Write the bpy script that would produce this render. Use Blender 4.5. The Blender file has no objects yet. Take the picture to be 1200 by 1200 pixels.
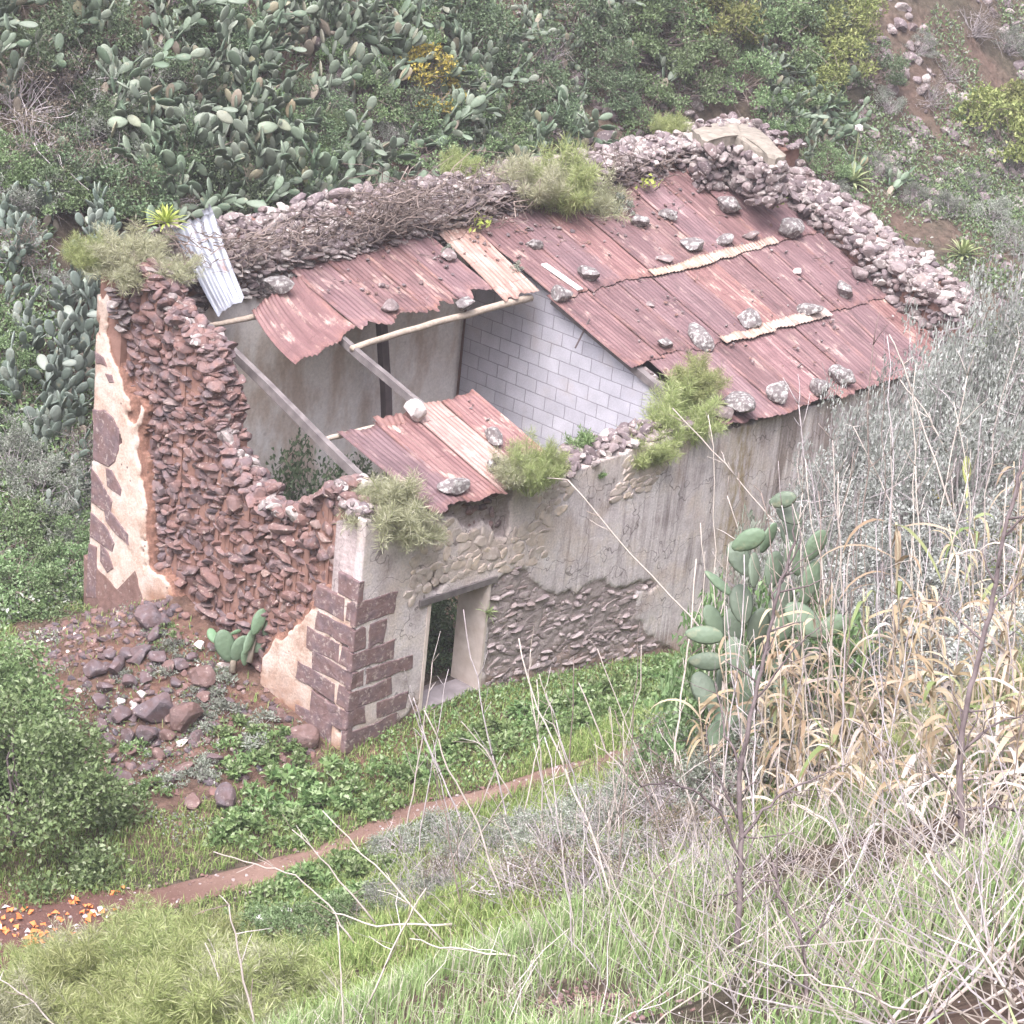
import bpy, bmesh, math, random
import numpy as np
from mathutils import Matrix, Vector

# ------------------------------------------------------------------ scene basics
SC = bpy.context.scene
COL = SC.collection
RNG = np.random.default_rng(7)
random.seed(7)

# camera solved from the photograph (1200 px frame)
EXPOSURE = 1.93
HAZE = 0.0012
FOC = 2600.0
CAM = np.array([-21.01658, -21.56265, 16.63299])
_yaw, _pit, _rol = 0.84382, 0.38409, 0.10774
FWD = np.array([math.sin(_yaw)*math.cos(_pit), math.cos(_yaw)*math.cos(_pit), -math.sin(_pit)])
_r = np.array([math.cos(_yaw), -math.sin(_yaw), 0.0]); _u = np.cross(_r, FWD)
RGT = math.cos(_rol)*_r + math.sin(_rol)*_u
UPV = -math.sin(_rol)*_r + math.cos(_rol)*_u

def ray(u, v):
    return FWD + RGT*(u-600)/FOC + UPV*(600-v)/FOC
def on_plane(u, v, ax, val):
    d = ray(u, v); return CAM + d*((val-CAM[ax])/d[ax])
def proj(P):
    d = np.asarray(P, float)-CAM; z = d@FWD
    return 600+FOC*(d@RGT)/z, 600-FOC*(d@UPV)/z
def at_dist(u, v, t):
    return CAM + ray(u, v)*t

# house measures
LX, LY, TH = 16.24, 6.55, 0.6
PX = 8.0                     # block partition
def roof_z(x, y):
    a = 4.034-.0031*x; b = 5.587+.0676*x
    return a+(b-a)*(y+.15)/(LY-.4)
def on_roof(u, v, dz=0.0):
    d = ray(u, v); lo, hi = 20.0, 70.0
    for _ in range(48):
        m = (lo+hi)/2; P = CAM+d*m
        if P[2] > roof_z(P[0], P[1])+dz: lo = m
        else: hi = m
    return CAM+d*lo

# ------------------------------------------------------------------ numpy noise
def _hash(ix, iy, iz, seed):
    h = (ix.astype(np.int64)*374761393 + iy.astype(np.int64)*668265263 + iz.astype(np.int64)*2147483647 + seed*974711) & 0xffffffff
    h = ((h ^ (h >> 13))*1274126177) & 0xffffffff
    h = ((h ^ (h >> 16))*2246822519) & 0xffffffff
    return ((h ^ (h >> 15)) & 0xffffff)/float(0xffffff)
def vnoise(P, seed=0):
    P = np.asarray(P, float); I = np.floor(P); f = P-I; f = f*f*(3-2*f); I = I.astype(np.int64)
    out = 0
    for dx in (0, 1):
        wx = f[..., 0] if dx else 1-f[..., 0]
        for dy in (0, 1):
            wy = f[..., 1] if dy else 1-f[..., 1]
            for dz in (0, 1):
                wz = f[..., 2] if dz else 1-f[..., 2]
                out = out + wx*wy*wz*_hash(I[..., 0]+dx, I[..., 1]+dy, I[..., 2]+dz, seed)
    return out*2-1
def fbm(P, octv=4, seed=0, gain=.5):
    P = np.asarray(P, float); a = 1.0; s = 0.0; t = 0.0
    for o in range(octv):
        s = s+a*vnoise(P*(2.03**o)+o*17.3, seed+o); t += a; a *= gain
    return s/t

# ------------------------------------------------------------------ terrain
def _sp(s, k=1.5):
    return np.logaddexp(0, k*s)/k
def ground(x, y, noise=True):
    x = np.asarray(x, float); y = np.asarray(y, float)
    z = np.interp(x, [-30, -8, -2, 0, 1.4, 2.6, 5, 8.3, 17, 24], [-.6, -.3, -.08, 0, .34, .36, 0, -.44, -.5, .3])
    wf = 1/(1+np.exp((y-3.0)*1.6))
    z = z*wf
    # slope the photographer stands on
    yt = np.interp(x, [-20, -6, 0, 5, 9, 14, 25], [-2.9, -2.9, -3.1, -3.5, -3.0, -2.2, -1.0])
    z = z + .80*_sp(yt-y) + 2.0*np.exp(-((x-5)**2+(y+8.5)**2)/(2*3.8**2))
    # debris heap under the broken gable
    hy = np.interp(y, [-.6, .4, 1.1, 2.58, 3.6, 4.26, 5.0, 6.0, 7.2], [0, .2, .4, .68, 1.05, 1.22, .85, .25, 0])
    hx = np.clip(1-(-x)/3.6, 0, 1)**1.25
    hx = np.where(x > .3, np.clip(1-(x-.3)/1.5, 0, 1), hx)
    z = z + hy*hx
    # ground behind the house and the far slope
    yb = np.interp(x, [-30, -4, 4, 12, 20, 28, 36, 50], [11.5, 11, 10.5, 10.0, 10.2, 10.8, 11.5, 13])
    z = z + .88*_sp(y-yb, 1.1) + .22*_sp(y-7.2, 2)*(y < 60)
    z = z + .125*_sp(x-17.5, 1.0)*1/(1+np.exp(-(y+1)*.8))
    if noise:
        P = np.stack([x*.33, y*.33, 0*x], -1)
        far = 1/(1+np.exp(-(y-10)*.8)) + 1/(1+np.exp((y+5)*.8))
        z = z + fbm(P, 3, 3)*(.05+.42*far)
        z = z + fbm(P*3.7, 2, 9)*(.03+.08*far)
    return z
def gz(x, y):
    return float(ground(np.array([x]), np.array([y]))[0])
def on_ground(u, v, t0=7.0, t1=110.0):
    d = ray(u, v); lo, hi = t0, t1
    for n in (200, 24, 24):
        t = np.linspace(lo, hi, n); P = CAM[None]+d[None]*t[:, None]
        below = P[:, 2] < ground(P[:, 0], P[:, 1])
        i = int(np.argmax(below)) if below.any() else n-1
        lo, hi = t[max(i-1, 0)], t[i]
    return CAM+d*hi, hi

# ------------------------------------------------------------------ mesh buffer
class MB:
    def __init__(s):
        s.v = []; s.f = []; s.m = []; s.n = 0; s.att = {}
    def add(s, V, faces, mat=0, **att):
        V = np.asarray(V, float).reshape(-1, 3)
        if isinstance(faces, np.ndarray): faces = [faces]
        for F in faces:
            F = np.asarray(F, np.int64)
            if F.size == 0: continue
            s.f.append(F+s.n); s.m.append(np.full(len(F), mat, np.int32) if np.isscalar(mat) else np.asarray(mat, np.int32))
        for k, a in att.items():
            s.att.setdefault(k, []).append(np.asarray(a, float))
        s.v.append(V); s.n += len(V)
        return s
    def build(s, name, mats, parent=None, smooth=False, loc=None):
        me = bpy.data.meshes.new(name)
        V = np.concatenate(s.v) if s.v else np.zeros((0, 3))
        if loc is not None: V = V-np.asarray(loc)
        loops = np.concatenate([F.ravel() for F in s.f]); 
        tot = np.concatenate([np.full(len(F), F.shape[1], np.int64) for F in s.f])
        st = np.concatenate([[0], np.cumsum(tot)[:-1]])
        me.vertices.add(len(V)); me.vertices.foreach_set('co', V.ravel().astype(np.float32))
        me.loops.add(len(loops)); me.loops.foreach_set('vertex_index', loops.astype(np.int32))
        me.polygons.add(len(tot)); me.polygons.foreach_set('loop_start', st.astype(np.int32))
        try: me.polygons.foreach_set('loop_total', tot.astype(np.int32))
        except Exception: pass
        for m in (mats if isinstance(mats, (list, tuple)) else [mats]): me.materials.append(m)
        me.polygons.foreach_set('material_index', np.concatenate(s.m))
        me.polygons.foreach_set('use_smooth', np.full(len(tot), bool(smooth)))
        for k, parts in s.att.items():
            A = np.concatenate(parts)
            if A.ndim == 1:
                a = me.attributes.new(k, 'FLOAT', 'POINT'); a.data.foreach_set('value', A.astype(np.float32))
            else:
                a = me.attributes.new(k, 'FLOAT_VECTOR', 'POINT'); a.data.foreach_set('vector', A.ravel().astype(np.float32))
        me.update(calc_edges=True)
        me.validate()
        o = bpy.data.objects.new(name, me); COL.objects.link(o)
        if parent is not None: o.parent = parent
        if loc is not None: o.location = loc
        return o

def tag(o, label, cat, group=None, kind=None):
    o['label'] = label; o['category'] = cat
    if group: o['group'] = group
    if kind: o['kind'] = kind
    return o
def empty(name, loc=(0, 0, 0)):
    o = bpy.data.objects.new(name, None); COL.objects.link(o); o.location = loc
    o.empty_display_size = .2
    return o
def clone(o, loc, rotz=0, scale=1.0, tilt=None):
    c = o.copy(); COL.objects.link(c); c.location = loc
    c.rotation_euler = (tilt[0] if tilt else 0, tilt[1] if tilt else 0, rotz)
    c.scale = (scale,)*3 if np.isscalar(scale) else scale
    for ch in o.children:
        d = ch.copy(); COL.objects.link(d); d.parent = c
        for g in ch.children:
            e = g.copy(); COL.objects.link(e); e.parent = d
    return c

# ------------------------------------------------------------------ shapes
def _ico(sub):
    bm = bmesh.new(); bmesh.ops.create_icosphere(bm, subdivisions=sub, radius=1)
    V = np.array([v.co[:] for v in bm.verts]); F = np.array([[v.index for v in f.verts] for f in bm.faces]); bm.free()
    return V, F
ICO = {k: _ico(k) for k in (1, 2, 3)}
def rock(rng, sub=2, cuts=9, rough=.08):
    V, F = ICO[sub]; V = V.copy()
    for _ in range(cuts):
        n = rng.normal(size=3); n /= np.linalg.norm(n); d = rng.uniform(.5, .85)
        k = V@n; V = V-np.outer(np.maximum(k-d, 0), n)
    V = V*(1+rough*fbm(V*1.7+rng.uniform(0, 99, 3), 3, 5)[:, None])
    m = np.abs(V).max(0); V = V/m
    return V, F
ROCK2 = [rock(np.random.default_rng(100+i), 2) for i in range(24)]
ROCK1 = [rock(np.random.default_rng(200+i), 1, 5, .12) for i in range(16)]
ROCK3 = [rock(np.random.default_rng(300+i), 3, 13, .10) for i in range(18)]
def rotm(rx, ry, rz):
    cx, sx, cy, sy, cz, sz = math.cos(rx), math.sin(rx), math.cos(ry), math.sin(ry), math.cos(rz), math.sin(rz)
    return np.array([[cz*cy, cz*sy*sx-sz*cx, cz*sy*cx+sz*sx], [sz*cy, sz*sy*sx+cz*cx, sz*sy*cx-cz*sx], [-sy, cy*sx, cy*cx]])
def unit(a):
    a = np.asarray(a, float); return a/np.linalg.norm(a)
def box(mb, lo, hi, mat=0):
    x0, y0, z0 = lo; x1, y1, z1 = hi
    V = [(x0, y0, z0), (x1, y0, z0), (x1, y1, z0), (x0, y1, z0), (x0, y0, z1), (x1, y0, z1), (x1, y1, z1), (x0, y1, z1)]
    F = np.array([(0, 3, 2, 1), (4, 5, 6, 7), (0, 1, 5, 4), (1, 2, 6, 5), (2, 3, 7, 6), (3, 0, 4, 7)])
    mb.add(V, F, mat)
def tube(mb, pts, rad, n=5, mat=0, cap=True):
    pts = np.asarray(pts, float); k = len(pts); rad = np.broadcast_to(np.asarray(rad, float), (k,))
    T = np.gradient(pts, axis=0); T /= (np.linalg.norm(T, axis=1, keepdims=True)+1e-9)
    a = np.array([0, 0, 1.0]) if abs(T[0][2]) < .9 else np.array([1.0, 0, 0])
    A = np.cross(T, a); A /= (np.linalg.norm(A, axis=1, keepdims=True)+1e-9); B = np.cross(T, A)
    th = np.arange(n)*2*math.pi/n
    V = pts[:, None]+rad[:, None, None]*(np.cos(th)[None, :, None]*A[:, None]+np.sin(th)[None, :, None]*B[:, None])
    i = np.arange(k-1)[:, None]*n; j = np.arange(n)[None]; jn = (j+1) % n
    F = np.stack([i+j, i+jn, i+n+jn, i+n+j], -1).reshape(-1, 4)
    V = V.reshape(-1, 3)
    if cap:
        V = np.concatenate([V, pts[:1], pts[-1:]]); c0, c1 = k*n, k*n+1; jj = np.arange(n); jjn = (jj+1) % n
        C = np.concatenate([np.stack([jjn, jj, np.full(n, c0)], -1), np.stack([(k-1)*n+jj, (k-1)*n+jjn, np.full(n, c1)], -1)])
        mb.add(V, [F, C], mat)
    else: mb.add(V, F, mat)
def wiggle(p0, p1, n=8, amp=.04, rng=RNG, sag=0.0):
    p0 = np.asarray(p0, float); p1 = np.asarray(p1, float); t = np.linspace(0, 1, n)
    P = p0+(p1-p0)*t[:, None]; L = np.linalg.norm(p1-p0)
    w = np.cumsum(rng.normal(size=(n, 3)), 0); w -= w[0]+(w[-1]-w[0])*t[:, None]
    P = P+w*amp*L/ n**.5; P[:, 2] -= sag*L*4*t*(1-t)
    return P
def place(V, c, sx, sy, sz, R):
    return (V*np.array([sx, sy, sz]))@R.T+np.asarray(c)

def rubble_face(mb, O, U, V, N, wu, hv, inside, rng, w=(.14, .38), h=(.07, .17), depth=.22, out=.05, mats=(0,), tilt=.16, gap=.0, face=None):
    """courses of irregular stones bedded in a wall face"""
    O, U, V, N = [np.asarray(a, float) for a in (O, U, V, N)]
    v = -.05; B = np.stack([U, N, V], 1)
    while v < hv:
        hh = rng.uniform(*h); u = -rng.uniform(0, .3)
        while u < wu:
            ww = rng.uniform(*w)*(.6+.8*rng.random()**2)
            cu, cv = u+ww/2, v+hh/2+rng.normal()*.018
            if inside(cu, cv):
                T, F = ROCK2[rng.integers(len(ROCK2))]
                R = B@rotm(rng.normal()*.10, rng.normal()*tilt, rng.normal()*.14)@np.diag(rng.choice([-1., 1.], 3))
                c = O+U*cu+V*cv+N*(rng.normal()*out)
                k = rng.uniform(.85, 1.2)
                W = place(T, c, ww*.54, depth*.5*rng.uniform(.8, 1.2), hh*.56*k, R)
                if face is not None and rng.random() < face[2]:      # dressed by weather to a flat face
                    n2 = unit(N+rng.normal(size=3)*face[3]); q = O+U*cu+V*cv+N*rng.uniform(face[0], face[1])
                    ex = np.maximum((W-q)@n2, 0); W = W-np.outer(ex*.93, n2)
                mb.add(W, F if np.linalg.det(R) > 0 else F[:, ::-1], int(rng.choice(mats)))
            u += ww*rng.uniform(.86, 1.0)+gap
        v += hh*.9
def scatter_stones(mb, pts, rng, size=(.08, .2), flat=.6, mats=(0,), lib=None):
    lib = lib or ROCK2
    for p in pts:
        T, F = lib[rng.integers(len(lib))]; s = rng.uniform(*size)
        R = rotm(rng.normal()*.35, rng.normal()*.35, rng.uniform(0, 6.28))
        mb.add(place(T, p, s*rng.uniform(.7, 1.2), s*rng.uniform(.6, 1), s*flat*rng.uniform(.7, 1.2), R), F, int(rng.choice(mats)))

def inpoly(poly, u, v):
    poly = np.asarray(poly, float); u = np.asarray(u, float); v = np.asarray(v, float)
    r = np.zeros(u.shape, bool); n = len(poly)
    for i in range(n):
        x0, y0 = poly[i]; x1, y1 = poly[(i+1) % n]
        c = ((y0 > v) != (y1 > v)) & (u < (x1-x0)*(v-y0)/(y1-y0+1e-12)+x0)
        r ^= c
    return r
def polydist(poly, u, v):
    """unsigned distance to the outline"""
    poly = np.asarray(poly, float); d = np.full(np.shape(u), 1e9)
    for i in range(len(poly)):
        a = poly[i]; b = poly[(i+1) % len(poly)]; ab = b-a
        t = np.clip(((u-a[0])*ab[0]+(v-a[1])*ab[1])/(ab@ab+1e-12), 0, 1)
        d = np.minimum(d, np.hypot(u-a[0]-t*ab[0], v-a[1]-t*ab[1]))
    return d
def sdf(poly, u, v):
    d = polydist(poly, u, v); return np.where(inpoly(poly, u, v), d, -d)
# ------------------------------------------------------------------ materials
class NT:
    def __init__(s, name, rough=.9, spec=.2):
        s.mat = bpy.data.materials.new(name); s.mat.use_nodes = True
        s.t = s.mat.node_tree; s.t.nodes.clear()
        s.out = s.t.nodes.new('ShaderNodeOutputMaterial')
        s.b = s.t.nodes.new('ShaderNodeBsdfPrincipled')
        s.b.inputs['Roughness'].default_value = rough
        s.b.inputs['Specular IOR Level'].default_value = spec
        s.t.links.new(s.b.outputs[0], s.out.inputs[0])
    def n(s, typ, props=None, **ins):
        nd = s.t.nodes.new('ShaderNode'+typ)
        for k, v in (props or {}).items(): setattr(nd, k, v)
        for k, v in ins.items():
            key = int(k[1:]) if k[0] == 'i' and k[1:].isdigit() else k.replace('_', ' ')
            s.set(nd.inputs[key], v)
        return nd
    def set(s, sock, v):
        if isinstance(v, bpy.types.NodeSocket): s.t.links.new(v, sock)
        else:
            if hasattr(sock.default_value, '__len__') and not isinstance(v, str):
                v = tuple(v); 
                if len(sock.default_value) == 4 and len(v) == 3: v = v+(1,)
            sock.default_value = v
    def obj(s): return s.n('TexCoord').outputs['Object']
    def pos(s): return s.n('NewGeometry').outputs['Position']
    def island(s): return s.n('NewGeometry').outputs['Random Per Island']
    def orand(s): return s.n('ObjectInfo').outputs['Random']
    def attr(s, name, vec=False):
        return s.n('Attribute', {'attribute_name': name}).outputs['Vector' if vec else 'Fac']
    def scale(s, vec, sc):
        return s.n('Mapping', None, Vector=vec, Scale=sc if hasattr(sc, '__len__') else (sc,)*3).outputs[0]
    def noise(s, vec, scale=5, detail=4, rough=.55, dist=0):
        return s.n('TexNoise', None, Vector=vec, Scale=scale, Detail=detail, Roughness=rough, Distortion=dist).outputs['Fac']
    def voro(s, vec, scale=5, feature='F1', out='Distance', rnd=1.0):
        return s.n('TexVoronoi', {'feature': feature}, Vector=vec, Scale=scale, Randomness=rnd).outputs[out]
    def ramp(s, fac, stops, interp='LINEAR'):
        nd = s.n('ValToRGB', None, Fac=fac); r = nd.color_ramp; r.interpolation = interp
        while len(r.elements) < len(stops): r.elements.new(.5)
        for e, (p, c) in zip(r.elements, stops):
            e.position = p; e.color = tuple(c)+(1,) if hasattr(c, '__len__') else (c, c, c, 1)
        return nd.outputs[0]
    def rng(s, v, a, b, lo=0, hi=1):
        return s.n('MapRange', None, i0=v, i1=a, i2=b, i3=lo, i4=hi).outputs[0]
    def mix(s, f, a, b, blend='MIX'):
        nd = s.n('Mix', {'data_type': 'RGBA', 'blend_type': blend}, i0=f, i6=a, i7=b); return nd.outputs[2]
    def math(s, op, a, b=0.0):
        return s.n('Math', {'operation': op}, i0=a, i1=b).outputs[0]
    def bump(s, h, strength=.5, dist=.02, normal=None):
        nd = s.n('Bump', None, Strength=strength, Distance=dist, Height=h)
        if normal is not None: s.set(nd.inputs['Normal'], normal)
        s.set(s.b.inputs['Normal'], nd.outputs[0]); return nd.outputs[0]
    def col(s, c): s.set(s.b.inputs['Base Color'], c); return s
    def hsv(s, c, h=.5, sat=1, v=1):
        return s.n('HueSaturation', None, Hue=h, Saturation=sat, Value=v, Color=c).outputs[0]

def leaf_mat(name, stops, rough=.6, trans=.25, objvar=.25):
    m = NT(name, rough, .25)
    c = m.ramp(m.island(), stops)
    v = m.rng(m.orand(), 0, 1, 1-objvar, 1+objvar)
    h = m.rng(m.orand(), 0, 1, .488, .512)
    c = m.hsv(c, h, 1.0, v)
    m.col(c)
    if trans > 0:
        tr = m.n('BsdfTranslucent', None, Color=c)
        mx = m.n('MixShader', None, i0=trans, i1=m.b.outputs[0], i2=tr.outputs[0])
        m.t.links.new(mx.outputs[0], m.out.inputs[0])
    return m.mat
def plain_mat(name, a, b, scale=6, rough=.85, bump=.3, stretch=(1, 1, 1), spec=.2, isl=False):
    m = NT(name, rough, spec); p = m.scale(m.obj(), stretch)
    f = m.noise(p, scale, 5)
    c = m.mix(m.rng(f, .3, .7), a, b)
    if isl: c = m.hsv(c, .5, 1, m.rng(m.island(), 0, 1, .7, 1.3))
    c = m.hsv(c, .5, 1, m.rng(m.orand(), 0, 1, .8, 1.2))
    m.col(c); m.bump(m.noise(p, scale*3, 4), bump, .02)
    return m.mat

def stone_mat(name, stops, lichen=0.0, lichcol=(.55, .54, .5), dirt=(.16, .07, .045), dirtamt=.0):
    m = NT(name, .9, .2); p = m.obj()
    c = m.ramp(m.island(), stops)
    c = m.hsv(c, .5, 1, m.rng(m.noise(p, 9, 5, .6), .25, .75, .6, 1.4))
    if dirtamt: c = m.mix(m.rng(m.noise(p, 5, 4), .5-dirtamt*.3, .62, dirtamt, 0), c, dirt)
    if lichen:
        c = m.mix(m.rng(m.noise(p, 13, 6, .65), .62-.25*lichen, .70-.2*lichen), c, lichcol)
    m.col(c); m.bump(m.noise(p, 22, 6, .65), .6, .02)
    return m.mat

MAT = {}
# soil of the slopes and the terrace
def _soil():
    m = NT('soil', .95, .1); p = m.pos()
    a = m.ramp(m.noise(p, .35, 5, .6), [(.28, (.075, .068, .045)), (.47, (.115, .090, .065)), (.60, (.145, .098, .075)), (.8, (.10, .088, .058))])
    a = m.mix(m.math('MULTIPLY', m.attr('earth'), m.rng(m.noise(p, 1.2, 5), .3, .6, .3, .9)), a, (.19, .105, .078))
    b = m.ramp(m.noise(p, 5, 6, .65), [(.3, .45), (.52, .95), (.75, 1.5)])
    c = m.mix(1.0, a, b, 'MULTIPLY')
    peb = m.voro(p, 9)
    c = m.mix(m.rng(peb, .10, .18, .55, 0), c, (.24, .19, .15))
    m.col(c); m.bump(m.noise(p, 7, 8, .7), .9, .12)
    return m.mat
MAT['soil'] = _soil()
def _path():
    m = NT('path_earth', .95, .1); p = m.pos()
    a = m.ramp(m.noise(p, 1.3, 6, .65), [(.3, (.145, .088, .068)), (.55, (.215, .138, .108)), (.75, (.26, .175, .14))])
    a = m.mix(m.attr('wet'), a, (.115, .062, .050))
    c = m.mix(m.rng(m.voro(p, 14), .08, .2, .6, 0), a, (.33, .24, .19))
    m.col(c); m.bump(m.noise(p, 12, 6, .7), .7, .05)
    return m.mat
MAT['path'] = _path()

# long front wall: worn render over rubble
def _front():
    m = NT('worn_render', .92, .15); p = m.pos()
    lost = m.attr('lost'); cob = m.attr('cobble')
    st = m.scale(p, (2.6, 1, .22)); st2 = m.scale(p, (9, 1, .35))
    base = m.ramp(m.noise(p, 1.4, 6, .62), [(.30, (.33, .275, .26)), (.40, (.47, .41, .395)), (.50, (.57, .51, .495)), (.58, (.59, .52, .475)), (.70, (.66, .615, .605))])
    s1 = m.noise(st, 2.2, 5, .65); s2 = m.noise(st2, 1.5, 4, .6)
    x = m.n('SeparateXYZ', None, Vector=p).outputs
    right = m.rng(x[0], 3.0, 5.2)
    c = m.mix(m.math('MULTIPLY', m.rng(s1, .50, .66), m.math('MULTIPLY', right, .75)), base, (.22, .18, .175))
    c = m.mix(m.math('MULTIPLY', m.rng(s2, .52, .64), m.math('MULTIPLY', right, .8)), c, (.64, .59, .57))
    c = m.mix(m.math('MULTIPLY', m.rng(m.noise(p, .9, 4), .52, .66), .35), c, (.46, .33, .22))
    och = m.attr('ochre')
    c = m.mix(m.math('MULTIPLY', och, m.rng(m.noise(m.scale(p, (3, 1, .8)), 2.5, 5, .65), .38, .62, 0, .8)), c, (.27, .20, .08))
    c = m.mix(m.math('MULTIPLY', m.rng(x[0], 9.0, 10.2), m.rng(s1, .40, .58, 0, .7)), c, (.20, .155, .13))
    # cobble faces showing through
    pw = m.n('VectorMath', {'operation': 'MULTIPLY_ADD'}, i0=m.n('TexNoise', None, Vector=p, Scale=4.0, Detail=3.0).outputs['Color'], i1=(.16, .16, .16), i2=p).outputs[0]
    vd = m.voro(m.scale(pw, (1, 1, 1.2)), 4.6, 'DISTANCE_TO_EDGE'); vc = m.voro(m.scale(pw, (1, 1, 1.2)), 4.6, 'F1', 'Color')
    vd = m.rng(vd, .0, .13)
    vv = m.n('SeparateColor', None, Color=vc).outputs[0]
    cc = m.ramp(vv, [(.1, (.43, .36, .32)), (.4, (.53, .44, .36)), (.7, (.47, .41, .37)), (.95, (.55, .44, .33))])
    cc = m.mix(m.rng(m.noise(p, 6, 5), .3, .7, 0, .5), cc, (.48, .42, .38))
    cc = m.mix(m.math('MULTIPLY', m.rng(vd, .05, .35, 1, 0), m.rng(m.noise(p, 3, 4), .35, .6, .1, .75)), cc, (.25, .20, .18))
    c = m.mix(m.math('MULTIPLY', cob, .35), c, (.47, .385, .315))
    # bare backing and soil-splashed foot
    bare = m.ramp(m.noise(m.scale(p, (1, 1, 3)), 5, 6, .65), [(.3, (.25, .20, .19)), (.55, (.35, .295, .275)), (.75, (.42, .35, .32))])
    c = m.mix(m.rng(lost, .35, .6), c, bare)
    pl = m.math('MULTIPLY', m.attr('foot'), m.rng(m.noise(p, 2.2, 5, .6), .3, .55))
    c = m.mix(m.math('MULTIPLY', pl, .75), c, (.30, .18, .12))
    fine = m.noise(p, 26, 5, .7)
    c = m.mix(1.0, c, m.ramp(fine, [(.3, .72), (.7, 1.22)]), 'MULTIPLY')
    ck = m.voro(m.n('VectorMath', {'operation': 'ADD'}, i0=p, i1=m.n('TexNoise', None, Vector=p, Scale=2.5).outputs['Color']).outputs[0], .9, 'DISTANCE_TO_EDGE')
    c = m.mix(m.rng(ck, .004, .012, .65, 0), c, (.10, .08, .075))
    m.col(c)
    h = m.math('MULTIPLY', fine, .5)
    h = m.math('ADD', h, m.math('MULTIPLY', s1, .3))
    m.bump(h, .75, .045)
    return m.mat
MAT['front'] = _front()
# gable facing: cream render, earth stained
def _cream():
    m = NT('cream_render', .92, .15); p = m.pos()
    c = m.ramp(m.noise(p, 2.2, 6, .62), [(.28, (.36, .225, .165)), (.42, (.49, .365, .29)), (.55, (.57, .46, .385)), (.72, (.63, .555, .505))])
    c = m.mix(m.math('MULTIPLY', m.attr('foot'), m.rng(m.noise(p, 3, 5), .25, .6)), c, (.30, .16, .10))
    bare = m.ramp(m.noise(p, 6, 6, .65), [(.3, (.15, .08, .06)), (.6, (.26, .14, .10)), (.8, (.36, .25, .19))])
    c = m.mix(m.rng(m.attr('lost'), .35, .6), c, bare)
    c = m.mix(m.rng(m.voro(p, 3.5), .05, .09, .9, 0), c, (.12, .08, .07))
    fine = m.noise(p, 24, 5, .7)
    c = m.mix(1.0, c, m.ramp(fine, [(.3, .75), (.7, 1.2)]), 'MULTIPLY')
    m.col(c); m.bump(fine, .5, .03); return m.mat
MAT['cream'] = _cream()
MAT['quoin'] = stone_mat('quoin_stone', [(0, (.14, .09, .088)), (.4, (.20, .135, .132)), (.7, (.135, .10, .105)), (1, (.25, .17, .155))], .25, (.36, .29, .26), (.25, .13, .09), .25)
MAT['corefill'] = plain_mat('earth_mortar', (.165, .088, .066), (.255, .15, .118), 4, .95, .8)
MAT['core_red'] = stone_mat('red_rubble', [(0, (.135, .085, .080)), (.3, (.17, .106, .097)), (.55, (.125, .092, .094)), (.75, (.20, .135, .122)), (.9, (.15, .115, .115)), (1, (.30, .225, .195))], .15, (.40, .32, .27), (.22, .115, .085), .45)
MAT['core_grey'] = stone_mat('dark_rubble', [(0, (.10, .078, .082)), (.4, (.145, .108, .11)), (.75, (.195, .142, .135)), (1, (.125, .10, .105))], .1, (.36, .30, .27), (.27, .13, .09), .4)
MAT['crest'] = stone_mat('pale_rubble', [(0, (.165, .135, .13)), (.4, (.235, .198, .188)), (.7, (.31, .27, .25)), (.9, (.42, .38, .345)), (1, (.20, .155, .14))], .3, (.50, .46, .42), (.16, .11, .09), .2)
MAT['crest_dark'] = stone_mat('weathered_rubble', [(0, (.11, .088, .09)), (.5, (.175, .142, .142)), (.8, (.25, .205, .195)), (1, (.15, .112, .105))], .2, (.42, .37, .34), (.15, .10, .09), .25)
MAT['strip'] = stone_mat('grey_brown_rubble', [(0, (.23, .185, .18)), (.5, (.30, .245, .235)), (.8, (.36, .30, .285)), (1, (.27, .205, .185))], .25, (.45, .39, .365), (.34, .28, .255), .55)
MAT['lichen_stone'] = stone_mat('lichen_stone', [(0, (.18, .16, .152)), (.5, (.24, .215, .20)), (1, (.145, .125, .122))], .5, (.40, .385, .355), (.10, .075, .07), .3)
MAT['white_stone'] = stone_mat('white_stone', [(0, (.46, .43, .40)), (1, (.52, .48, .45))], .2, (.36, .32, .30), (.3, .2, .17), .1)
MAT['basalt'] = stone_mat('basalt', [(0, (.062, .055, .062)), (.5, (.095, .08, .087)), (1, (.13, .105, .11))], .12, (.30, .25, .24), (.22, .10, .07), .2)
MAT['redblock'] = stone_mat('red_block', [(0, (.155, .092, .078)), (.5, (.195, .12, .10)), (1, (.135, .095, .09))], .1, (.34, .27, .23), (.19, .10, .075), .25)
MAT['cobble'] = stone_mat('pale_cobble', [(0, (.40, .33, .285)), (.4, (.49, .40, .32)), (.7, (.44, .375, .335)), (1, (.52, .42, .32))], .3, (.50, .44, .39), (.46, .39, .34), .5)
MAT['palechip'] = stone_mat('pale_chip', [(0, (.60, .46, .40)), (1, (.70, .60, .55))], 0)
MAT['capping'] = plain_mat('lichen_mortar', (.20, .175, .14), (.36, .315, .255), 6.0, .95, .7)
MAT['slate'] = plain_mat('grey_slab', (.22, .19, .19), (.34, .30, .30), 4, .9, .4)
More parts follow.
